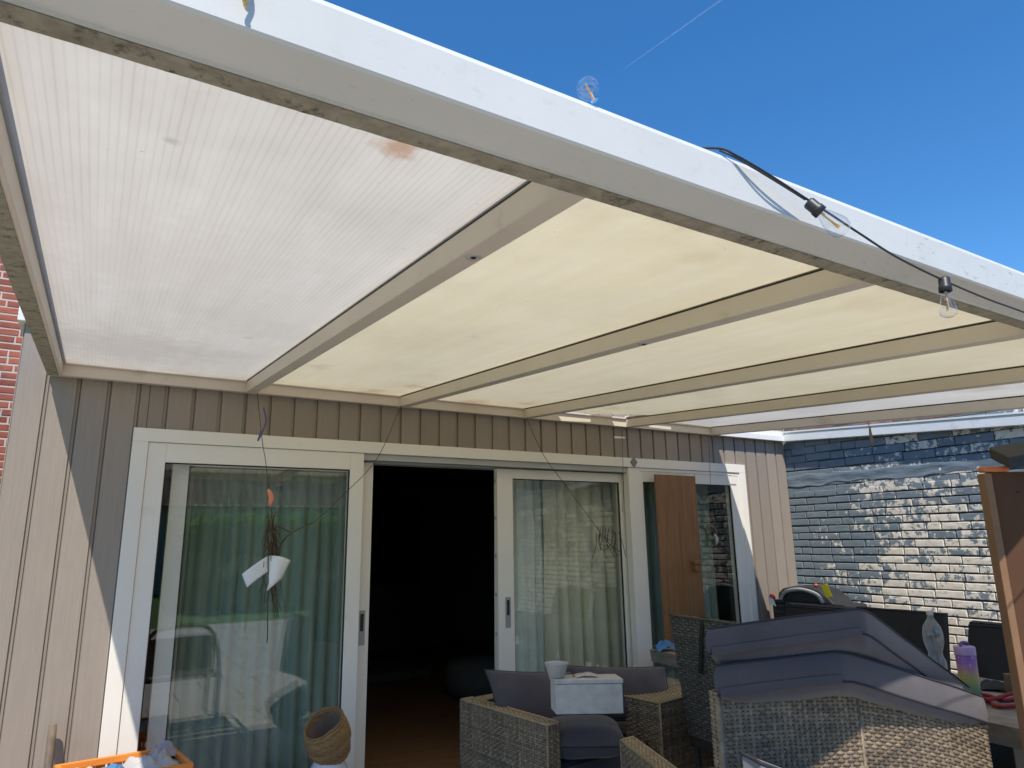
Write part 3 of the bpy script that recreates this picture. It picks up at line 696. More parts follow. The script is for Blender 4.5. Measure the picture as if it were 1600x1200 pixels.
# planter box
pl0, pl1 = at(869, 1117, 3.52), at(975, 1117, 3.52); pa = pl1-pl0; pa.z = 0; hb = (at(869, 1066, 3.52)-pl0).length
pb_ = Vector((-pa.y, pa.x, 0)).normalized()*.13+pa.normalized()*-.02
pt_ = thing('planter_box', pl0+pa/2, 'speckled grey stone planter box with a flat lid on a slate cushion', 'planter')
MB().obox(pl0, pa, pb_, Z*(hb-.022)).build('box', M['stone'], pt_, bevel=.006, seg=3)
e = .004; MB().obox(pl0-pa.normalized()*e-pb_.normalized()*e+Z*(hb-.021), pa+pa.normalized()*2*e, pb_+pb_.normalized()*2*e, Z*.022).build('lid', M['stone'], pt_, bevel=.004)
bc = pl0+pa*.06+pb_*.45+Z*(hb+.002)
b_ = MB().lathe([(0, 0), (.036, 0), (.042, .004), (.062, .068), (.064, .072), (.060, .072), (.056, .062), (.040, .012), (0, .010)], bc, n=28).build('bowl', M['bowl'], None, smooth=True)
tag(b_, 'small pale tapered bowl standing on the planter box lid', 'bowl')
c_ = cloth_heap(pl0+pa*.34+pb_*.25+Z*(hb+.003), pa*.34, pb_*.5, .022, 3).build('napkin', M['cloth_w'], None, smooth=True); tag(c_, 'crumpled white cloth lying beside the bowl on the lid', 'cloth')

# ---- wicker side table in front of the sofa's right end
n0 = on(2, .62, 1031, 1099); n1 = on(2, .62, 975, 1087); ba = Vector((math.cos(R(9)), math.sin(R(9)), 0)); bb = Vector((n1.x-n0.x, n1.y-n0.y, 0)).normalized()
wt = thing('wicker_side_table', Vector((n0.x+.4, n0.y+.25, 0)), 'boxy tan topped wicker side table between sofa and loveseat', 'side table')
wicker_box(wt, Vector((n0.x, n0.y, .03)), ba*.80, bb*.27, Z*.59, ('front', 'left', 'top'), M['wicker'], 'woven_body', pu=.026, pv=.0125, topmat=M['wicker_tan'])

# ---- near loveseat, its back to the camera
L0 = Vector((2.152, -2.553, 0)); L1 = Vector((3.280, -2.845, 0)); Ld = (L1-L0).normalized(); Ln = Vector((.234, .972, 0))
lv = thing('wicker_loveseat', (L0+L1)/2+Ln*.4, 'grey brown wicker loveseat seen from behind with its back rail sagging to the right', 'sofa')
tops = [(0.0, 1.028), (.25, 1.016), (.494, .996), (.66, .955), (.83, .895), (1.0, .818)]
mbk = MB(); core = MB()
Lw = (L1-L0)
for (ta, za), (tb_, zb) in zip(tops[:-1], tops[1:]):
    A0, B0 = L0+Lw*ta, L0+Lw*tb_
    kink = Vector((0, 0, 0))
    weave(mbk, A0+Z*.12, B0+Z*(.12+(zb-za)*.0), B0+Z*zb, A0+Z*za, pu=.0225, pv=.0128, nrm=-Ln, amp=.0036)
    weave(mbk, A0+Z*za, B0+Z*zb, B0+Z*zb+Ln*.05, A0+Z*za+Ln*.05, pu=.0225, pv=.0128, nrm=Z)
    o = A0+Ln*.006
    core.hexa([o+Z*.12, B0+Ln*.006+Z*.12, B0+Ln*.05+Z*.12, A0+Ln*.05+Z*.12, o+Z*(za-.005), B0+Ln*.006+Z*(zb-.005), B0+Ln*.05+Z*(zb-.005), A0+Ln*.05+Z*(za-.005)])
weave(mbk, L0+Z*.12-Ld*.006, L0+Ln*.05+Z*.12-Ld*.006, L0+Ln*.05+Z*1.028-Ld*.006, L0+Z*1.028-Ld*.006, pu=.0225, pv=.0128, nrm=-Ld)
weave(mbk, L1+Z*.12, L1+Ln*.42+Z*.12, L1+Ln*.42+Z*.60, L1+Z*.818, pu=.0225, pv=.0128, nrm=Ld)
mbk.tube([L0+Lw*.494+Z*.12-Ln*.001, L0+Lw*.494+Z*.994-Ln*.001], .006, 6)
mbk.tube([L0+Z*.12, L0+Z*1.03], .008, 6); mbk.tube([L0+Lw*t_+Z*z_ for t_, z_ in tops], .008, 6)
mbk.build('backrest', M['wicker'], lv, smooth=True); core.build('frame', M['core'], lv)  # the core is a dark filler added to block light behind the strands
aN = on(2, .62, 970, 1157); aN = Vector((aN.x, aN.y, .04)); aD = (L0-Vector((aN.x, aN.y, 0))); 
wicker_box(lv, aN, aD*.93+Vector((.28, 0, 0))*0, Vector((.085, .012, 0)), Z*.58, ('front', 'top', 'left'), M['wicker'], 'armrest', topmat=M['wicker_tan'])
sc = L0+Ln*.10+Ld*.13; 
cushion([sc+Z*.40, sc+Ld*.95+Z*.40, sc+Ld*.95+Ln*.78+Z*.40, sc+Ln*.78+Z*.40, sc+Z*.50, sc+Ld*.95+Z*.50, sc+Ld*.95+Ln*.78+Z*.50, sc+Ln*.78+Z*.50], lv, M['cush'], crown=.07, seed=9, name='seat_cushion')
MB().obox(sc+Z*.12, Ld*.95, Ln*.78, Z*.27).build('seat_base', M['core'], lv)
for q in (L0+Ld*.05, L1-Ld*.08, L0+Ld*.1+Ln*.9, L1-Ld*.1+Ln*.6): MB().tube([q+Ln*.03, q+Ln*.03+Z*.13], .02, 8).build('leg', M['black'], lv)

# ---- two spare seat cushions piled on the loveseat back
def spare(px, d, th, label, seed, deep=.52, drop=.30, belly=.06):
    """seat cushion draped over the rail: its near edge runs left, peak, right; it falls away from the camera"""
    Lc, Nn, Rc = (at(*q, dd) for q, dd in zip(px, d)); dv = (Vector((.80, .60, 0))+Z*-drop).normalized()*deep
    nrm = (Rc-Lc).cross(dv).normalized(); nrm = -nrm if nrm.z < 0 else nrm
    def front(u):
        h = Lc+(Nn-Lc)*(u/.5) if u < .5 else Nn+(Rc-Nn)*((u-.5)/.5)
        e = .022*max(0, 1-abs(u-.5)/.04)**2                         # the peak is rounded off
        return h-Z*e*.35
    nu, nv = 60, 20
    def P(u, v, t):
        p = front(u)+dv*v*(1-.06*abs(2*u-1)**6)
        k = (1-abs(2*u-1)**3)*(1-abs(2*v-1)**3)
        rim = 1-abs(2*u-1)**14
        p -= nrm*th*(1-t)
        kb = max(0, (1-abs(2*u-1)**7)*(1-abs(2*v-1)**3))**.5
        p += nrm*.020*k*t - nrm*belly*kb*(1-t)
        p -= dv.normalized()*.010*(1-(2*t-1)**2)*(1 if v < .5 else -1)*abs(2*v-1)**6
        p += (Rc-Lc).normalized()*.012*(1-(2*t-1)**2)*(2*u-1)**7
        p += nrm*.004*mnoise.noise(p*5+Vector((seed, 0, 0)))+dv.normalized()*.004*mnoise.noise(p*8+Vector((0, seed, 5)))
        return p
    t_ = thing('spare_cushion', (Lc+Rc)/2+dv*.5-nrm*th, label, 'cushion', 'slate cushions piled on the loveseat')
    mb = MB(); mb.grid(lambda u, v: P(u, v, 1), nu, nv); mb.grid(lambda u, v: P(1-u, v, 0), nu, nv)
    mb.grid(lambda u, v: P(u, 0, v), nu, 6); mb.grid(lambda u, v: P(1-u, 1, v), nu, 6); mb.grid(lambda u, v: P(1, u, v), nv, 6); mb.grid(lambda u, v: P(0, 1-u, v), nv, 6)
    ob = mb.build('cover', M['cush'], t_, smooth=True)
    for t in (0, 1):
        lp = [P(i/nu, 0, t) for i in range(nu)]+[P(1, i/nv, t) for i in range(nv)]+[P(1-i/nu, 1, t) for i in range(nu)]+[P(0, 1-i/nv, t) for i in range(nv+1)]
        MB().tube(lp, .0042, 6).build('piping', M['piping'], ob, smooth=True)
    # zip flap along the left half of the near edge
    MB().grid(lambda u, v: P(.015+.475*u, 0, .20*(1-v))-dv.normalized()*(.004+.007*v)-nrm*v*(.010+.006*mnoise.noise(Vector((u*5, seed, 0)))), 40, 2).build('zip_flap', M['cush'], ob, smooth=True)
    return t_
spare([(1107, 982), (1347, 949), (1514, 1074)], (2.40, 2.45, 2.82), .084, 'upper slate seat cushion of the tilted pile on the wicker back', 3)
spare([(1120, 1041), (1315, 1017), (1535, 1088)], (2.36, 2.42, 2.665), .092, 'lower slate seat cushion of the pile resting on the wicker rail', 8, drop=.22, belly=.05)
# pale cushion leaning against the loveseat back, only its corner in view
q0 = at(1160, 1180, 2.12); t = thing('leaning_cushion', Vector((q0.x+.2, q0.y, .3)), 'lighter grey cushion corner propped against the wicker back', 'cushion')
ea = (at(1225, 1204, 2.16)-q0).normalized()*.6; eb = Vector((-.05, -.10, -.55)); nn_ = Ln*-.09
cushion([q0+eb, q0+eb+ea, q0+eb+ea+nn_, q0+eb+nn_, q0, q0+ea, q0+ea+nn_, q0+nn_], t, M['cush_lite'], crown=.01, seed=4, name='cover')

# ================================================================== TABLE GROUP
tb0, tb1 = Vector((3.86, -.31, 0)), Vector((3.625, -3.02, 0)); td = (tb1-tb0); tn = Vector((-td.y, td.x, 0)).normalized()
if tn.x < 0: tn = -tn
tab = thing('slab_table', (tb0+tb1)/2+tn*.45, 'rough weathered live edge slab table with a raw orange far end', 'table')
def slab(top):
    def P(u, v):
        w_ = .95; e0 = .018*mnoise.noise(Vector((v*9, 1, 0)))+.01*mnoise.noise(Vector((v*30, 5, 0)))
        x = u*w_+(1-u)*e0
        p = tb0+td*v+tn*x+td.normalized()*(.02*mnoise.noise(Vector((u*6, v*1, 3))) if v in (0, 1) else 0)
        zz = .75-(0 if top else .085)+.002*mnoise.noise(p*9)
        return Vector((p.x, p.y, zz))+(tn*(.012) if not top and u == 0 else Vector())
    return P
mb = MB(); mb.grid(slab(True), 20, 60); mb.grid(slab(False), 20, 60); sp_ = mb
T, Bm = slab(True), slab(False)
for k in range(60):
    for u in (0, 1): mb.add([T(u, k/60), T(u, (k+1)/60), Bm(u, (k+1)/60), Bm(u, k/60)], [(0, 1, 2, 3)])
mb.build('table_top', M['slab'], tab)
for v, off in ((0, -.004), (1, .004)):
    mb = MB()
    for k in range(20): mb.add([q+td.normalized()*off for q in (T(k/20, v), T((k+1)/20, v), Bm((k+1)/20, v), Bm(k/20, v))], [(0, 1, 2, 3)])
    mb.build('end_grain', M['slab_edge'] if v == 0 else M['slab'], tab)
for v in (.12, .86):
    for u in (.15, .8):
        q = tb0+td*v+tn*u; MB().obox(q-Vector((.05, .05, 0)), (.1, 0, 0), (0, .1, 0), Z*.66).build('leg', M['black'], tab, bevel=.004)

def dining_chair(c, face, wd, z1, mat, fab, label, lean=.10, straps=False, thick=.045, group='chairs round the slab table'):
    """armless chair: c = middle of the seat back on the floor, face = direction it faces"""
    f = Vector(face).normalized(); s_ = Vector((-f.y, f.x, 0)); c = Vector(c)
    t = thing('dining_chair', c+f*.25, label, 'chair', group)
    bl, br = c-s_*wd/2, c+s_*wd/2; bo = -f*lean
    back = MB()
    A0, B0, C0, D0 = bl+Z*.42, br+Z*.42, br+bo+Z*z1, bl+bo+Z*z1
    if mat is not None:
        weave(back, A0, B0, C0, D0, pu=.03, pv=.016, amp=.004, nrm=-f)
        weave(back, D0, C0, C0+f*thick, D0+f*thick, pu=.03, pv=.016, nrm=Z)
        weave(back, B0, B0+f*thick, C0+f*thick, C0, pu=.03, pv=.016, nrm=s_); weave(back, A0, A0+f*thick, D0+f*thick, D0, pu=.03, pv=.016, nrm=-s_)
        back.tube([D0+(C0-D0)*k/8 for k in range(9)], .008, 6)
        back.build('backrest', mat, t, smooth=True)
        MB().hexa([A0+f*.006, B0+f*.006, B0+f*thick, A0+f*thick, D0+f*.006-Z*.006, C0+f*.006-Z*.006, C0+f*thick-Z*.006, D0+f*thick-Z*.006]).build('frame', M['core'], t)  # dark block added inside the woven back to stop light
    if fab is not None:
        a = .006 if mat is None else thick+.004
        e_ = .0 if mat is None else .02
        o = A0+f*a+s_*e_; w_ = (B0-A0)-s_*2*e_; h_ = (D0-A0)-Z*e_*(.6)
        cushion([o, o+w_, o+w_+f*.05, o+f*.05, o+h_, o+w_+h_, o+w_+h_+f*.05, o+h_+f*.05], t, fab, crown=.004, seed=c.y, name='back_pad', nn=12, pipe=True)
    o = c-s_*(wd/2-.01)+Z*.36; MB().obox(o, s_*(wd-.02), f*.46, Z*.07).build('seat', M['core'] if mat is not None else M['black'], t, bevel=.012)
    for a in (-1, 1):
        for d_ in (.03, .42): MB().tube([c+s_*a*(wd/2-.04)+f*d_, c+s_*a*(wd/2-.04)+f*d_+Z*.37], .016, 8).build('leg', M['black'], t)
    if straps:
        for k in (.06, .44):
            mbs = MB(); p0 = D0+(C0-D0)*k
            q = [p0+f*(thick+.01)-Z*.25, p0+f*(thick+.01)+Z*.004, p0+Z*.012, p0-f*.006-Z*.02, p0-f*.012+bo*-.25-Z*.30+s_*(-.05 if k < .3 else .06)]
            for i in range(len(q)-1):
                aa, bb_ = q[i], q[i+1]; mbs.add([aa-s_*.013, aa+s_*.013, bb_+s_*.013, bb_-s_*.013], [(0, 1, 2, 3)])
            ob = mbs.build('strap', M['strap'], t); ob.modifiers.new('solid', 'SOLIDIFY').thickness = .003
    return t
wA, wB = on(0, 3.30, 1037, 957), on(0, 3.30, 1163, 972)
dining_chair((3.36, (wA.y+wB.y)/2, 0), (1, -.06, 0), abs(wB.y-wA.y)*.80, wA.z-.01, M['wicker_dark'], None, 'high backed charcoal wicker chair with black straps over its rail', lean=.08, straps=True)
wC = on(0, 3.30, 1178, 968)
dining_chair((3.33, -1.99, 0), (1, -.06, 0), .52, 1.02, M['wicker_dark'], None, 'charcoal wicker chair mostly hidden behind the cushion pile', lean=.08)
for (xa, xb, ya, lab) in ((1345, 1480, 944, 'black fabric chair against the flaking wall behind the clear bottle'), (1519, 1592, 966, 'black fabric chair beside the tall brown board'), (1237, 1342, 939, 'black fabric chair in front of the dark tool case')):
    a, b = on(0, 5.2, xa, ya), on(0, 5.2, xb, ya+6); wd = abs(a.y-b.y)
    if 'board' in lab: wd = .6; b = a-Vector((0, .6, 0))
    dining_chair((5.06, (a.y+b.y)/2, 0), (-1, 0, 0), wd, a.z-.02, M['wicker_dark'] if 'case' in lab or 'board' in lab else None, M['black_fab'], lab, lean=.14)

# bottle, tumbler, rope, cloth, small things on the table
def clear_bottle():
    o = on(2, .755, 1463, 1048); o = at(1463, 1030, 3.75); o.z = .757
    t = thing('plastic_bottle', o, 'clear empty plastic bottle without label standing on the table', 'bottle')
    pr = [(0, .004), (.03, .0), (.040, .01), (.043, .04), (.043, .10), (.033, .125), (.030, .14), (.036, .16), (.044, .19), (.045, .23), (.038, .265), (.022, .29), (.0135, .305), (.0135, .325)]
    top = at(1455, 958, (o-CAM).dot(fw)).z-.757; k = top/.335
    pr = [(r_*k*1.02, h_*k) for r_, h_ in pr]
    MB().lathe(pr, o, n=28).build('shell', M['clear_plastic'], t, smooth=True)
    MB().lathe([(.0155*k, .318*k), (.0155*k, .336*k), (.013*k, .338*k), (0, .338*k)], o, n=20).build('cap', M['bowl'], t, smooth=True)
clear_bottle()
def tumbler():
    d = 3.33; o = at(1518, 1086, d); o.z = max(.752, o.z); o.z = .752; h = at(1514, 1008, d).z-.752
    t = thing('water_tumbler', o, 'tall tumbler fading from purple to yellow to green', 'bottle')
    MB().lathe([(0, 0), (.036, 0), (.040, .006), (.042, .05), (.045, h*.80), (.043, h*.815), (0, h*.815)], o, n=28).build('body', M['tumbler'], t, smooth=True)
    lid = MB().lathe([(.047, h*.81), (.047, h*.94), (.043, h*.955), (.03, h*.96), (0, h*.965)], o, n=28).build('lid', M['lilac'], t, smooth=True)
    MB().tube(curve([o+Vector((-.035, 0, h*.95)), o+Vector((-.02, 0, h*1.02)), o+Vector((.03, .0, h*1.0)), o+Vector((.04, 0, h*.95))], 6), .007, 8).build('spout', M['violet'], lid, smooth=True)
tumbler()
def px_line(pts, z): return [on(2, z, *q) for q in pts]
mb = MB(); mb.tube(curve(px_line([(1520, 1083), (1545, 1087), (1570, 1094), (1605, 1087)], .762), 10), .0095, 8)
mb.tube(curve(px_line([(1530, 1090), (1548, 1098), (1562, 1104), (1605, 1101)], .763), 10), .0095, 8); mb.tube(curve(px_line([(1540, 1094), (1560, 1090), (1580, 1084), (1606, 1080)], .775), 10), .0095, 8)
tag(mb.build('rope', M['rope'], None, smooth=True), 'red braided rope lying loose on the slab table', 'rope')
q = on(2, .756, 1530, 1078)
tag(cloth_heap(q+Vector((0, 0, .0)), Vector((.22, .10, 0)), Vector((.05, -.12, 0)), .03, 5).build('dark_cloth', M['black_fab'], None, smooth=True), 'crumpled dark cloth on the table between tumbler and board', 'cloth')
q = on(2, .755, 1584, 1083)
tag(MB().lathe([(0, 0), (.032, 0), (.036, .01), (.036, .05), (.03, .075), (.033, .09), (0, .092)], q, n=14).build('jar', M['stick'], None, smooth=True), 'small brown jar on the table by the board edge', 'jar')
q = on(2, .757, 1028, 1018)
tag(cloth_heap(q+Vector((.0, -.02, 0)), Vector((.15, -.03, 0)), Vector((.03, .12, 0)), .085, 2).build('rag', M['blue_cloth'], None, smooth=True), 'bright blue rag bundled on the far end of the slab table', 'cloth')

# ---- dark tool case behind the chairs
tc = thing('tool_case', (5.62, -.43, 0), 'dark plastic case with arched lid and yellow tag in the corner', 'case')
y0_, y1_ = -.10, -.84
mb = MB(); mb.box(5.5, 5.82, y1_+.02, y0_, .0, 1.0); mb.build('body', M['black'], tc, bevel=.03)
arc = [(-.16, 1.0), (-.17, 1.06), (-.22, 1.10), (-.34, 1.125), (-.48, 1.125), (-.58, 1.10), (-.66, 1.04), (-.70, 1.0)]
n = len(arc); vs = [(5.52, y, z) for y, z in arc]+[(5.8, y, z) for y, z in arc]
MB().add(vs, [tuple(range(n)), tuple(range(2*n-1, n-1, -1))]+[(i, i+n, i+1+n, i+1) for i in range(n-1)]).build('lid', M['black'], tc, bevel=.012)
MB().tube(curve([(5.505, -.20, 1.0), (5.503, -.26, 1.07), (5.50, -.41, 1.10), (5.503, -.56, 1.07), (5.505, -.62, 1.0)], 8), .016, 8).build('rim', M['handle'], tc, smooth=True)
mb = MB()
for k in range(5): mb.box(5.485, 5.51, -.24, -.13, .80+k*.045, .825+k*.045)
mb.build('grille', M['black'], tc, bevel=.004)
MB().lathe([(0, 0), (.02, 0), (.028, .015), (.024, .04), (0, .048)], (5.52, -.105, 1.0), n=14).build('knob', M['red'], tc, smooth=True)
MB().lathe([(0, 0), (.013, 0), (.016, .012), (.01, .024), (0, .026)], (5.6, -.50, 1.123), n=12).build('knob', M['red'], tc, smooth=True)
q = on(0, 5.46, 1289, 920); mb = MB().obox(q+Vector((0, .035, .03)), (0, -.055, .012), (.008, 0, .0), (-.01, -.045, -.10)); mb.build('tag', M['yellow'], tc, bevel=.002)
q = on(0, 5.48, 1204, 936); cl = MB().obox(q+Vector((0, .03, .02)), (0, -.06, -.02), (.006, 0, 0), (0, -.02, -.06)).build('label', M['white'], tc, bevel=.002)

# ---- tall brown board by the right edge, dark beam on top
bl_ = at(1547, 738, 2.65); bx = Vector((bl_.x, bl_.y, 0)); bdir = Vector((math.cos(R(-34)), math.sin(R(-34)), 0)); bnr = Vector((bdir.y, -bdir.x, 0))
if bnr.y > 0: bnr = -bnr
bt = thing('brown_board', bx+bdir*.3, 'tall dark brown board with a top edge painted sunlit orange', 'board')
ht = bl_.z
MB().obox(bx, bdir*.55, -bnr*.03, Z*ht).build('panel', M['brown'], bt, bevel=.002)
MB().obox(bx-bdir*.028+bnr*.010, bdir*.027, -bnr*.05, Z*(ht-.004)).build('edge_strip', M['brown_edge'], bt, bevel=.003)
MB().obox(bx-bdir*.026+bnr*.008+Z*(ht+.001), bdir*.10, -bnr*.046, Z*.022).build('top_edge', M['rust_and_sunlit'], bt, bevel=.008, seg=3)  # sunlight on the board's top is put into this orange
mb = MB(); mb.lathe([(0, .0), (.005, .0005), (.005, .0015)], bx+bdir*.09-Z*-1.70+bnr*.0006, bnr, n=10); mb.build('screw', M['dark'], bt)
k0 = at(1577, 719, 2.60); k1 = at(1545, 703, 2.72); kl = (k1-k0); kx = bdir*.7+Z*.11
bk_ = MB().obox(k0-Z*.035+Vector((.0, 0, 0)), kx, kl, Z*.045).build('black_beam', M['black_wood'], None, bevel=.004)
tag(bk_, 'short black stained timber lying across the brown board top', 'beam')

# ================================================================== WOODEN BOARD ON THE RAIL
rl = thing('hook_rail', on(1, -.06, 1075, 740), 'thin grey wire rail with small hooks across the right pane', 'rail')
r0, r1 = on(1, -.055, 1000, 736), on(1, -.055, 1152, 744)
MB().tube([r0, r1], .0035, 6).build('wire', M['steel'], rl)
for x in (1028, 1043, 1059, 1084):
    p = on(1, -.055, x, 738+(x-1000)*.05); MB().tube(curve([p+Z*.008-Vector((0, .006, 0)), p+Z*.012, p-Vector((0, .012, .01)), p-Vector((0, .012, .04))], 4), .003, 6).build('hook', M['steel'], rl)
o0, o1 = on(1, -.10, 1024, 741), on(1, -.10, 1086, 742); bz = .72
wb = thing('wooden_board', (o0+o1)/2, 'tall plain brown wooden board hanging in front of the right glass pane', 'board')
MB().obox(Vector((o0.x, -.10, bz)), (o1.x-o0.x, 0, 0), (0, .02, 0), Z*(o0.z-bz)).build('plank', M['board'], wb, bevel=.003)
pk = on(1, -.10, 1084, 879); MB().obox(pk+Vector((-.03, -.05, -.012)), (.075, 0, 0), (0, .05, 0), Z*.03).build('peg', M['board'], wb, bevel=.004); MB().obox(pk+Vector((-.02, -.03, -.07)), (.05, 0, 0), (0, .03, 0), Z*.06).build('bracket', M['board'], wb, bevel=.004)
q = on(1, -.030, 991, 722); d_ = MB().obox(q-Vector((0, 0, .045)), (.036, 0, .045), (0, .006, 0), (-.036, 0, .045)).build('diamond_plaque', M['slate'], None, bevel=.001)
tag(d_, 'small grey diamond plaque fixed to the white door frame', 'plaque')
q = on(1, -.04, 1110, 830)
ar = thing('feeder_arch', q, 'little brown curved hanger stuck on the right glass pane', 'hanger')
MB().tube(curve([q+Vector((-.055, 0, -.03)), q+Vector((-.045, -.005, .02)), q+Vector((0, -.01, .045)), q+Vector((.05, -.008, .01)), q+Vector((.075, 0, -.05))], 6), [.006+.010*math.sin(math.pi*i/24) for i in range(25)], 8).build('arch', M['stick'], ar, smooth=True)
MB().tube(curve([q+Vector((.045, 0, -.02)), q+Vector((.065, -.005, -.07)), q+Vector((.06, 0, -.12))], 6), [.004+.012*math.sin(math.pi*i/12) for i in range(13)], 8).build('blade', M['bowl'], ar, smooth=True)

# ================================================================== STRINGS, MOBILE, LEAF
mo = thing('twig_mobile', on(1, -.06, 405, 616), 'twig mobile on a string with an orange clip and white stand-in sheets', 'mobile')
Y = -.30
top = Vector((on(1, -.055, 402, 614).x, -.055, 2.45))
mb = MB(); mb.tube(curve([top, on(1, -.2, 410, 690), on(1, Y, 415, 720), on(1, Y, 420, 770)], 8), .0022, 5); mb.build('string', M['twig'], mo)
mb = MB(); q = on(1, -.2, 410, 668)
mb.tube(curve([q+Z*.12, q+Vector((.015, -.01, .03)), q+Vector((-.02, 0, -.08)), q+Vector((-.005, 0, -.02))], 6), .005, 6); mb.build('ribbon', M['violet'], mo, smooth=True)
q0_, q1_ = on(1, Y, 419, 764), on(1, Y, 422, 790); MB().tube(curve([q0_, (q0_+q1_)/2+Vector((.012, 0, 0)), q1_], 5), [.005, .009, .013, .014, .014, .014, .015, .015, .014, .012, .006], 8).build('clip', M['salmon'], mo, smooth=True)
mb = MB(); random.seed(3)
for k in range(54):
    px, py = 425+random.gauss(0, 4.5), (random.uniform(795, 850) if k % 2 else random.uniform(800, 930)); ln = random.uniform(25, 80); dx = random.uniform(-16, 16)
    pts = [on(1, Y+random.uniform(-.04, .04), px+dx*t_+random.uniform(-3, 3), py+ln*t_) for t_ in (0, .35, .7, 1)]
    mb.tube(curve(pts, 4), [.0028-.0014*i/12 for i in range(13)], 5)
mb.tube(curve([on(1, Y, *q) for q in ((424, 795), (427, 860), (419, 930), (418, 990), (417, 1005))], 5), .003, 5)
mb.tube(curve([on(1, Y, *q) for q in ((428, 880), (440, 850), (455, 833), (490, 816))], 5), [.006-.003*i/15 for i in range(16)], 6)
mb.tube(curve([on(1, Y, *q) for q in ((455, 833), (440, 825), (432, 822))], 5), .003, 6)
mb.build('twigs', M['twig'], mo)
A_ = [on(1, Y-.02, *q) for q in ((378, 897), (420, 868), (424, 890), (386, 918))]; B_ = [on(1, Y-.03, *q) for q in ((421, 868), (454, 876), (440, 905), (417, 924))]
mb = MB()
for Q_ in (A_, B_):
    mb.grid(lambda u, v: (Q_[0]*(1-u)*(1-v)+Q_[1]*u*(1-v)+Q_[2]*u*v+Q_[3]*(1-u)*v)+Vector((0, -.02*math.sin(math.pi*u), .008*math.sin(3*u))), 8, 6)
ob = mb.build('white_stand_in', M['white'], mo, smooth=True); ob.modifiers.new('solid', 'SOLIDIFY').thickness = .002  # white sheets added in place of an unidentified blurred bright shape
def string(name, pts, r_, label, extra=None):
    return tag(MB().tube(curve(pts, 6), r_, 5).build(name, M['twig'], None), label, 'string', 'thin strings hanging from the canopy')
string('string', [Vector((1.97, -.06, 2.45)), on(1, -.13, 590, 715), on(1, -.26, 540, 770), on(1, Y, 491, 816)], .0022, 'thin string stretched diagonally from a rafter to the twig mobile')
string('string', [Vector((on(1, -.06, 822, 655).x, -.06, 2.45)), on(1, -.15, 850, 712), on(1, -.22, 885, 760), on(1, -.25, 935, 828)], .0022, 'thin string slanting across the curtained sliding pane')
xs_ = on(1, -.06, 972, 670).x
string('string', [Vector((xs_, -.06, 2.45)), on(1, -.07, 973, 715), on(1, -.07, 974, 760), on(1, -.08, 973, 800)], .0020, 'thin plumb string hanging beside the mid door post')
xs_ = on(1, -.06, 1108, 690).x
string('string', [Vector((xs_, -.06, 2.45)), on(1, -.07, 1109, 725), on(1, -.07, 1110, 757)], .0018, 'thin string hanging over the right pane near the frame corner')
random.seed(21)
dw = thing('twig_bunch', on(1, -.25, 955, 850), 'dried twig bunch hanging before the sage curtain', 'twigs')
mb = MB()
for k in range(14):
    px, py = 950+random.gauss(0, 7), 826+random.uniform(-4, 8)
    mb.tube(curve([on(1, -.25+random.uniform(-.04, .04), px+random.uniform(-9, 16)*t_, py+random.uniform(20, 45)*t_) for t_ in (0, .5, 1)], 4), .0025, 5)
mb.build('stems', M['twig'], dw)
lt = thing('leaf_tag', on(0, 5.0, 1358, 660), 'dry leaf shaped tag dangling from the far rafter', 'tag')
p0_, p1_ = on(0, 4.99, 1357, 655), on(0, 4.99, 1358, 668); MB().tube([p0_, p1_], .004, 6).build('tie', M['salmon'], lt)
def leaf(u, v):
    c = p1_+(on(0, 4.99, 1363, 697)-p1_)*v; wdt = .034*math.sin(math.pi*min(.98, v*.9+.08))**.8
    return c+Vector((0.012*math.sin(u*3), (u-.5)*2*wdt*.6, 0))+Vector(((u-.5)*wdt, 0, 0))
ob = MB().grid(leaf, 6, 10).build('leaf', M['leaf_tag'], lt, smooth=True); ob.modifiers.new('solid', 'SOLIDIFY').thickness = .003

# ---- bulb string along the front beam
bs = thing('string_lights', on(1, -3.53, 1265, 318), 'black outdoor string lights with clear bulbs draped along the front beam', 'string lights')
yb = -3.515
def cpt(px, py, y=yb): return on(1, y, px, py)
mb = MB()
mb.tube(curve([Vector((cpt(900, 150).x, -3.42, 2.340)), Vector((cpt(1050, 205).x, -3.42, 2.340)), Vector((cpt(1095, 222).x, -3.44, 2.340)), cpt(1122, 232, -3.480), cpt(1150, 243, -3.497), cpt(1200, 272, -3.51), cpt(1262, 312), cpt(1310, 343), cpt(1345, 366, -3.53), cpt(1400, 401, -3.53), cpt(1470, 436, -3.53), cpt(1540, 466, -3.53), cpt(1600, 488, -3.53), cpt(1700, 527, -3.53), cpt(1800, 560, -3.53)], 10), .0026, 8)
mb.tube(curve([cpt(1124, 235, -3.480), cpt(1152, 248, -3.497), cpt(1200, 276, -3.512), cpt(1258, 312)], 8), .0022, 6)
mb.build('cable', M['black'], bs, smooth=True)
def bulb(sock, axis, prof, fl, rsock=.0135, lsock=.034, socket=True):
    axis = Vector(axis).normalized(); sock = Vector(sock)
    if socket: MB().lathe([(0, -.004), (rsock*.75, -.004), (rsock, 0), (rsock, lsock*.55), (rsock*1.12, lsock*.6), (rsock*1.12, lsock), (rsock*.8, lsock)], sock, axis, n=20).build('socket', M['black'], bs, smooth=True)
    g_ = MB().lathe(prof, sock+axis*lsock*.9, axis, n=28).build('bulb', M['bulb_glass'], bs, smooth=True)
    mb = MB(); o = sock+axis*lsock; s_ = axis.orthogonal().normalized()
    mb.tube([o, o+axis*fl*.5], .003, 6)
    for k in (-1, -.35, .35, 1): mb.tube([o+axis*fl*.35+s_*.002*k, o+axis*fl+s_*.009*k], .0011, 5)
    mb.build('filament', M['fil'], g_)
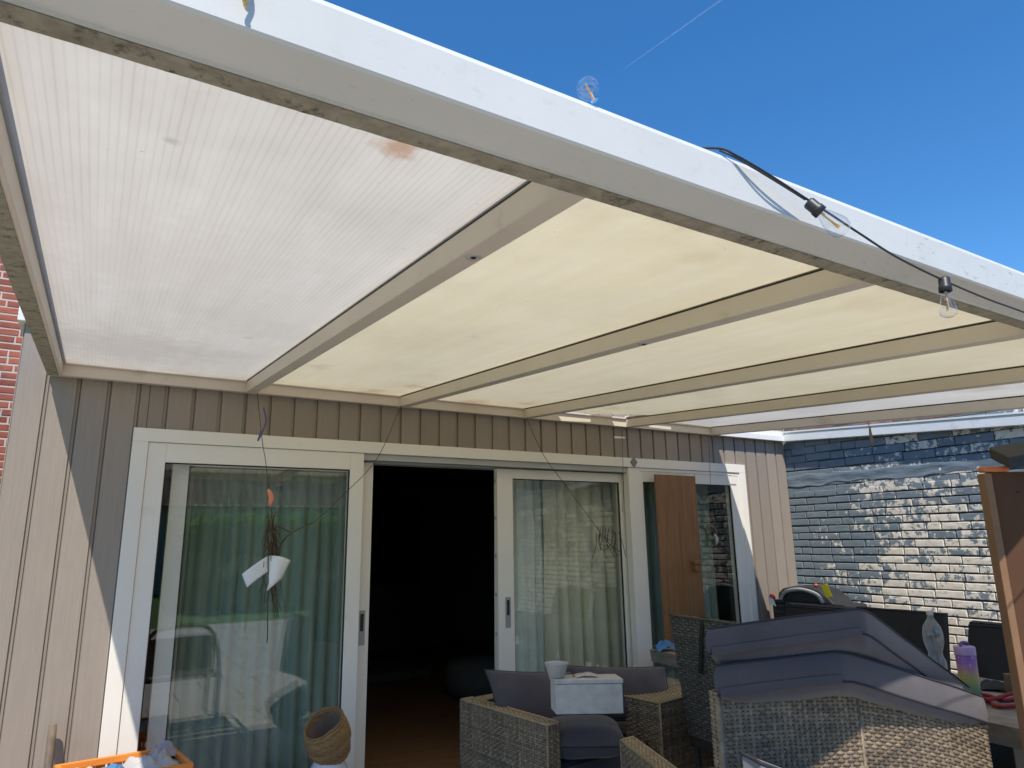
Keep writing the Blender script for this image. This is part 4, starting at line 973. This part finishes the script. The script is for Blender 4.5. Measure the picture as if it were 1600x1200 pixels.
pear = [(.011, 0), (.012, .008), (.017, .022), (.022, .040), (.0235, .052), (.021, .064), (.013, .072), (0, .075)]
edison = [(.010, 0), (.0105, .008), (.013, .022), (.0175, .042), (.0205, .056), (.019, .066), (.010, .072), (0, .073)]
globe = [(.010, 0), (.012, .008), (.020, .018), (.027, .033), (.028, .046), (.024, .060), (.013, .070), (0, .073)]
b1 = cpt(1264, 317, -3.522); b1e = cpt(1296, 343, -3.545)
bulb(b1, b1e-b1, [(r_*1.02, h_*.98) for r_, h_ in pear], .05)
b2 = cpt(1475, 436, -3.532); bulb(b2, Vector((-.06, 0, -1)), [(r_*.98, h_*.98) for r_, h_ in edison], .05)
b3 = on(1, -3.484, 930, 160); b3e = on(1, -3.476, 917, 136); bulb(b3, b3e-b3, [(.0, -.001), (.008, 0)]+[(r_*.80, h_*.68) for r_, h_ in globe], .034, lsock=.004, socket=False)
q = on(1, -3.495, 383, 2); hk = thing('brass_hook', q, 'small brass hook on the front beam top left', 'hook')
MB().tube(curve([q+Z*.045, q+Z*.02+Vector((.004, -.006, 0)), q+Vector((-.004, -.010, 0)), q+Vector((.002, -.004, -.012))], 6), .0028, 8).build('shank', M['brass'], hk, smooth=True)
MB().lathe([(0, -.002), (.006, -.002), (.007, 0), (.006, .003), (0, .003)], q+Z*.016+Vector((0, -.003, 0)), (0, -1, 0), n=14).build('ring', M['brass'], hk, smooth=True)

# ================================================================== BOTTOM LEFT: crates, stick, basket
random.seed(11)
zc = .552; c1, c2, c3 = on(2, zc, 85, 1195), on(2, zc, 270, 1165), on(2, zc, 303, 1192)
ca_ = Vector((c2.x-c1.x, c2.y-c1.y, 0)); cb_ = Vector((c3.x-c2.x, c3.y-c2.y, 0))
def crate(z1, h, label):
    o = Vector((c1.x, c1.y, z1-h)); t = thing('plastic_crate', o+ca_/2+cb_/2, label, 'crate', 'orange crates stacked by the left pane')
    mb = MB(); an, bn = ca_.normalized(), cb_.normalized(); th = .008
    def side(p0, d, inn):
        L_ = d.length; dn = d.normalized()
        mb.obox(p0+Z*(h-.03), d, inn*.022, Z*.03); mb.obox(p0, d, inn*th, Z*.05); mb.obox(p0+Z*(h*.5), d, inn*th, Z*.02)
        nb = max(6, int(L_/.022))
        for k in range(nb): mb.obox(p0+dn*(L_*k/nb)+Z*.05, dn*(L_/nb*.55), inn*th*.9, Z*(h-.08))
        for k in range(6): mb.obox(p0+dn*(L_*k/6)+Z*.05, dn*.03, inn*th, Z*(h-.08))
    side(o, ca_, bn); side(o+cb_, ca_, -bn); side(o+bn*.0225, cb_-bn*.045, an); side(o+ca_+bn*.0225, cb_-bn*.045, -an)
    mb.build('basket_body', M['orange'], t, bevel=.0015, seg=1)
    MB().obox(o+an*.01+bn*.01+Z*.004, ca_-an*.02, cb_-bn*.02, Z*.006).build('base', M['orange'], t)
    return o
crate(.275, .27, 'lower orange plastic crate under the one full of clothes'); oc = crate(zc, .27, 'upper orange plastic crate full of crumpled clothes')
def heap(px, py, a, b, h, mat, label, seed, z=zc-.05):
    p = on(2, z, px, py); tag(cloth_heap(p, a, b, h, seed, 30).build('garment', mat, None, smooth=True), label, 'clothes', 'clothes in the orange crate')
an_, bn_ = ca_.normalized(), cb_.normalized()
def inside(u, v, z): return Vector((c1.x, c1.y, z))+ca_*u+cb_*v
def heap2(u, v, du, dv, h, mat, label, seed, z):
    tag(cloth_heap(inside(u, v, z), ca_*du, cb_*dv, h, seed, 34).build('garment', mat, None, smooth=True), label, 'clothes', 'clothes in the orange crate')
heap2(.52, .10, .44, .75, .085, M['cloth_w'], 'pale grey crumpled garment at the right end of the crate', 4, zc-.055)
heap2(.78, .05, .19, .40, .105, M['mauve_cloth'], 'mauve grey garment bunched in the crate corner', 6, zc-.035)
heap2(.30, .25, .22, .6, .055, M['blue_cloth'], 'blue garment folded in the middle of the crate', 7, zc-.045)
heap2(.05, .25, .22, .6, .07, M['cloth_w'], 'white garment at the left end of the crate', 9, zc-.045)
s0_ = on(1, -.06, 83, 1132); mb = MB()
tp = Vector((s0_.x, -.06, s0_.z)); bt_ = Vector((tp.x-.0, -.22, .0)); mb.tube([bt_+(tp-bt_)*k/10+Vector((.002*math.sin(k), 0, 0)) for k in range(11)], [.021, .021, .02, .021, .02, .02, .021, .02, .02, .0195, .018], 10)
tag(mb.build('wooden_stick', M['stick'], None, smooth=True), 'weathered wooden stick leaning against the sunlit cladding', 'stick')
# white pot with a tilted seagrass basket in it
pc = on(1, -.36, 514, 1186); pz = pc.z; pr_ = .082
pot = thing('white_pot', Vector((pc.x, pc.y, 0)), 'white glazed pot on a stool carrying the tilted basket', 'pot')
MB().lathe([(0, pz-.20), (.07, pz-.20), (.095, pz-.15), (.108, pz-.10), (.10, pz-.045), (.084, pz-.018), (.080, pz-.006), (.083, pz), (.078, pz), (.074, pz-.02), (.09, pz-.06), (.09, pz-.15), (0, pz-.17)], Vector((pc.x, pc.y, 0)), n=36).build('body', M['ceramic'], pot, smooth=True)
st = thing('stool', Vector((pc.x, pc.y, 0)), 'small wooden stool under the white pot', 'stool')
MB().lathe([(0, pz-.235), (.14, pz-.235), (.145, pz-.228), (.145, pz-.208), (.14, pz-.2015), (0, pz-.2015)], Vector((pc.x, pc.y, 0)), n=30).build('seat', M['stick'], st)
for k in range(3):
    a = k*2.1+.4; MB().tube([Vector((pc.x+.13*math.cos(a), pc.y+.13*math.sin(a), 0)), Vector((pc.x+.10*math.cos(a), pc.y+.10*math.sin(a), pz-.236))], .014, 8).build('leg', M['stick'], st)
bax = Vector((-.42, -.30, 1)).normalized(); bo_ = Vector((pc.x+.028, pc.y+.02, pz+.012))
bas = thing('seagrass_basket', bo_, 'tilted round seagrass basket with a brown plastic lining', 'basket')
def bprof(h): return .090+.030*min(1, h/.10)-.008*max(0, h-.12)/.06
mb = MB(); nr = 17
for k in range(nr):
    h = .004+.205*k/(nr-1)
    def wobb(t): return 1+.035*math.sin(t*2+1.2)+.012*math.sin(5*t+k)
    pa_ = bax.orthogonal().normalized(); pb2 = bax.cross(pa_)
    dip = lambda t: -.022*max(0, math.cos(t-2.4))*(h/.2)**2
    mb.tube([bo_+bax*(h+dip(2*math.pi*i/40)+.002*math.sin(i*1.7+k))+(pa_*math.cos(2*math.pi*i/40)+pb2*math.sin(2*math.pi*i/40))*bprof(h)*wobb(2*math.pi*i/40)*(1+.012*math.sin(i*2.9+k*2)) for i in range(41)], .0078, 6, cap=False)
mb.build('weave', M['basket'], bas, smooth=True)
def lin(r_, h_, t): return r_*(1+.035*math.sin(t*2+1.2)+.02*math.sin(7*t)), h_-.022*max(0, math.cos(t-2.4))*(h_/.2)**2+.004*math.sin(9*t)
MB().lathe([(0, .01), (.078, .012), (.093, .06), (.104, .12), (.108, .19), (.113, .212)], bo_, bax, n=44, wob=lin).build('lining', M['lining'], bas, smooth=True)

# ================================================================== GARDEN BEHIND THE CAMERA (seen in the glass)
def leaves(mb, fn, n, size):
    for _ in range(n):
        p = Vector(fn()); a = Vector(rng.normal(size=3)).normalized(); b = a.orthogonal().normalized(); s_ = size*random.uniform(.6, 1.4)
        mb.add([p-a*s_, p+b*s_*.6, p+a*s_, p-b*s_*.6], [(0, 1, 2, 3)])
def hedge(x0, x1, y, h, d, label):
    t = thing('hedge', ((x0+x1)/2, y, -.14), label, 'hedge', 'hedges at the end of the garden')
    mb = MB(); leaves(mb, lambda: (random.uniform(x0, x1), y+random.uniform(-d, d)/2, -.1+h*random.random()**.7*(1+.12*mnoise.noise(Vector((x0+random.random()*9, 0, 0))))), int((x1-x0)*900*h/2), .09)
    mb.build('foliage', M['hedge'], t); MB().box(x0+.1, x1-.1, y-d*.3, y+d*.3, -.14, h*.85).build('stems', M['bark'], t)
hedge(-8, 1, -15, 2.0, .9, 'low green garden hedge mirrored in the left pane'); hedge(2, 14, -16, 2.4, 1.0, 'taller green garden hedge mirrored in the panes')
for (x, y, h, lab) in ((-3, -12.5, 5.0, 'leafy garden tree mirrored at the left of the pane'), (11, -13, 5.5, 'leafy garden tree mirrored towards the middle panes')):
    t = thing('garden_tree', (x, y, -.14), lab, 'tree', 'garden trees')
    MB().tube(curve([(x, y, -.14), (x+.1, y, 1), (x-.05, y+.1, 2.2), (x+.1, y, h*.8)], 5), [.16-.008*i for i in range(16)], 10).build('trunk', M['bark'], t, smooth=True)
    mb = MB(); cl_ = [(x+random.gauss(0, .9), y+random.gauss(0, .9), h*.66+random.gauss(0, .7)) for _ in range(14)]
    def lf():
        c = random.choice(cl_); v_ = rng.normal(size=3); v_ = v_/np.linalg.norm(v_)*random.random()**.4*.75; return (c[0]+v_[0], c[1]+v_[1], c[2]+v_[2])
    leaves(mb, lf, 5000, .08); mb.build('crown', M['hedge'], t)
nh = thing('neighbour_house', (5, -25, -.14), 'pale neighbouring house with a brown tiled roof beyond the hedge', 'house')
MB().box(-2, 13, -30, -24, -.14, 3.0).build('wall', M['render'], nh)
mb = MB()
for j in range(16):
    for i in range(52):
        y = -23.6-.22*j; z = 2.95+.17*j; x = -2.3+.3*i
        mb.add([(x, y, z), (x+.15, y, z+.05), (x+.3, y, z), (x, y-.24, z+.17), (x+.15, y-.24, z+.22), (x+.3, y-.24, z+.17)], [(0, 1, 4, 3), (1, 2, 5, 4)])
mb.build('roof', M['rooftile'], nh)
gc = thing('garden_chair', (1.05, -2.75, 0), 'brown tube framed garden chair mirrored low in the left pane', 'chair')
fr_ = [(.72, .05), (.72, .40), (.75, .66), (.80, .78), (.90, .83), (1.20, .83), (1.30, .78), (1.35, .66), (1.38, .40), (1.38, .05)]
MB().tube(curve([(x, -2.62-.12*max(0, z-.4), z) for x, z in fr_], 6), .017, 10).build('frame', M['brown_edge'], gc, smooth=True)
MB().grid(lambda u, v: (.77+.56*u, -2.625-.05*v-.02*math.sin(math.pi*u), .45+.30*v), 10, 8).build('back_sling', M['stick'], gc, smooth=True).modifiers.new('solid', 'SOLIDIFY').thickness = .006
MB().box(.74, 1.36, -3.12, -2.64, .39, .43).build('seat', M['stick'], gc, bevel=.012)
for x in (.74, 1.36): MB().tube([(x, -3.10, 0), (x, -3.08, .60), (x, -2.66, .62)], .015, 8).build('leg', M['brown_edge'], gc)
# ---- vapour trail
a, b = at(976, 107, 5200), at(1135, -6, 5600)
struct(MB().tube([a+(b-a)*k/20 for k in range(21)], [2+5*k/20 for k in range(21)], 8).build('contrail', M['contrail'], None, smooth=True))
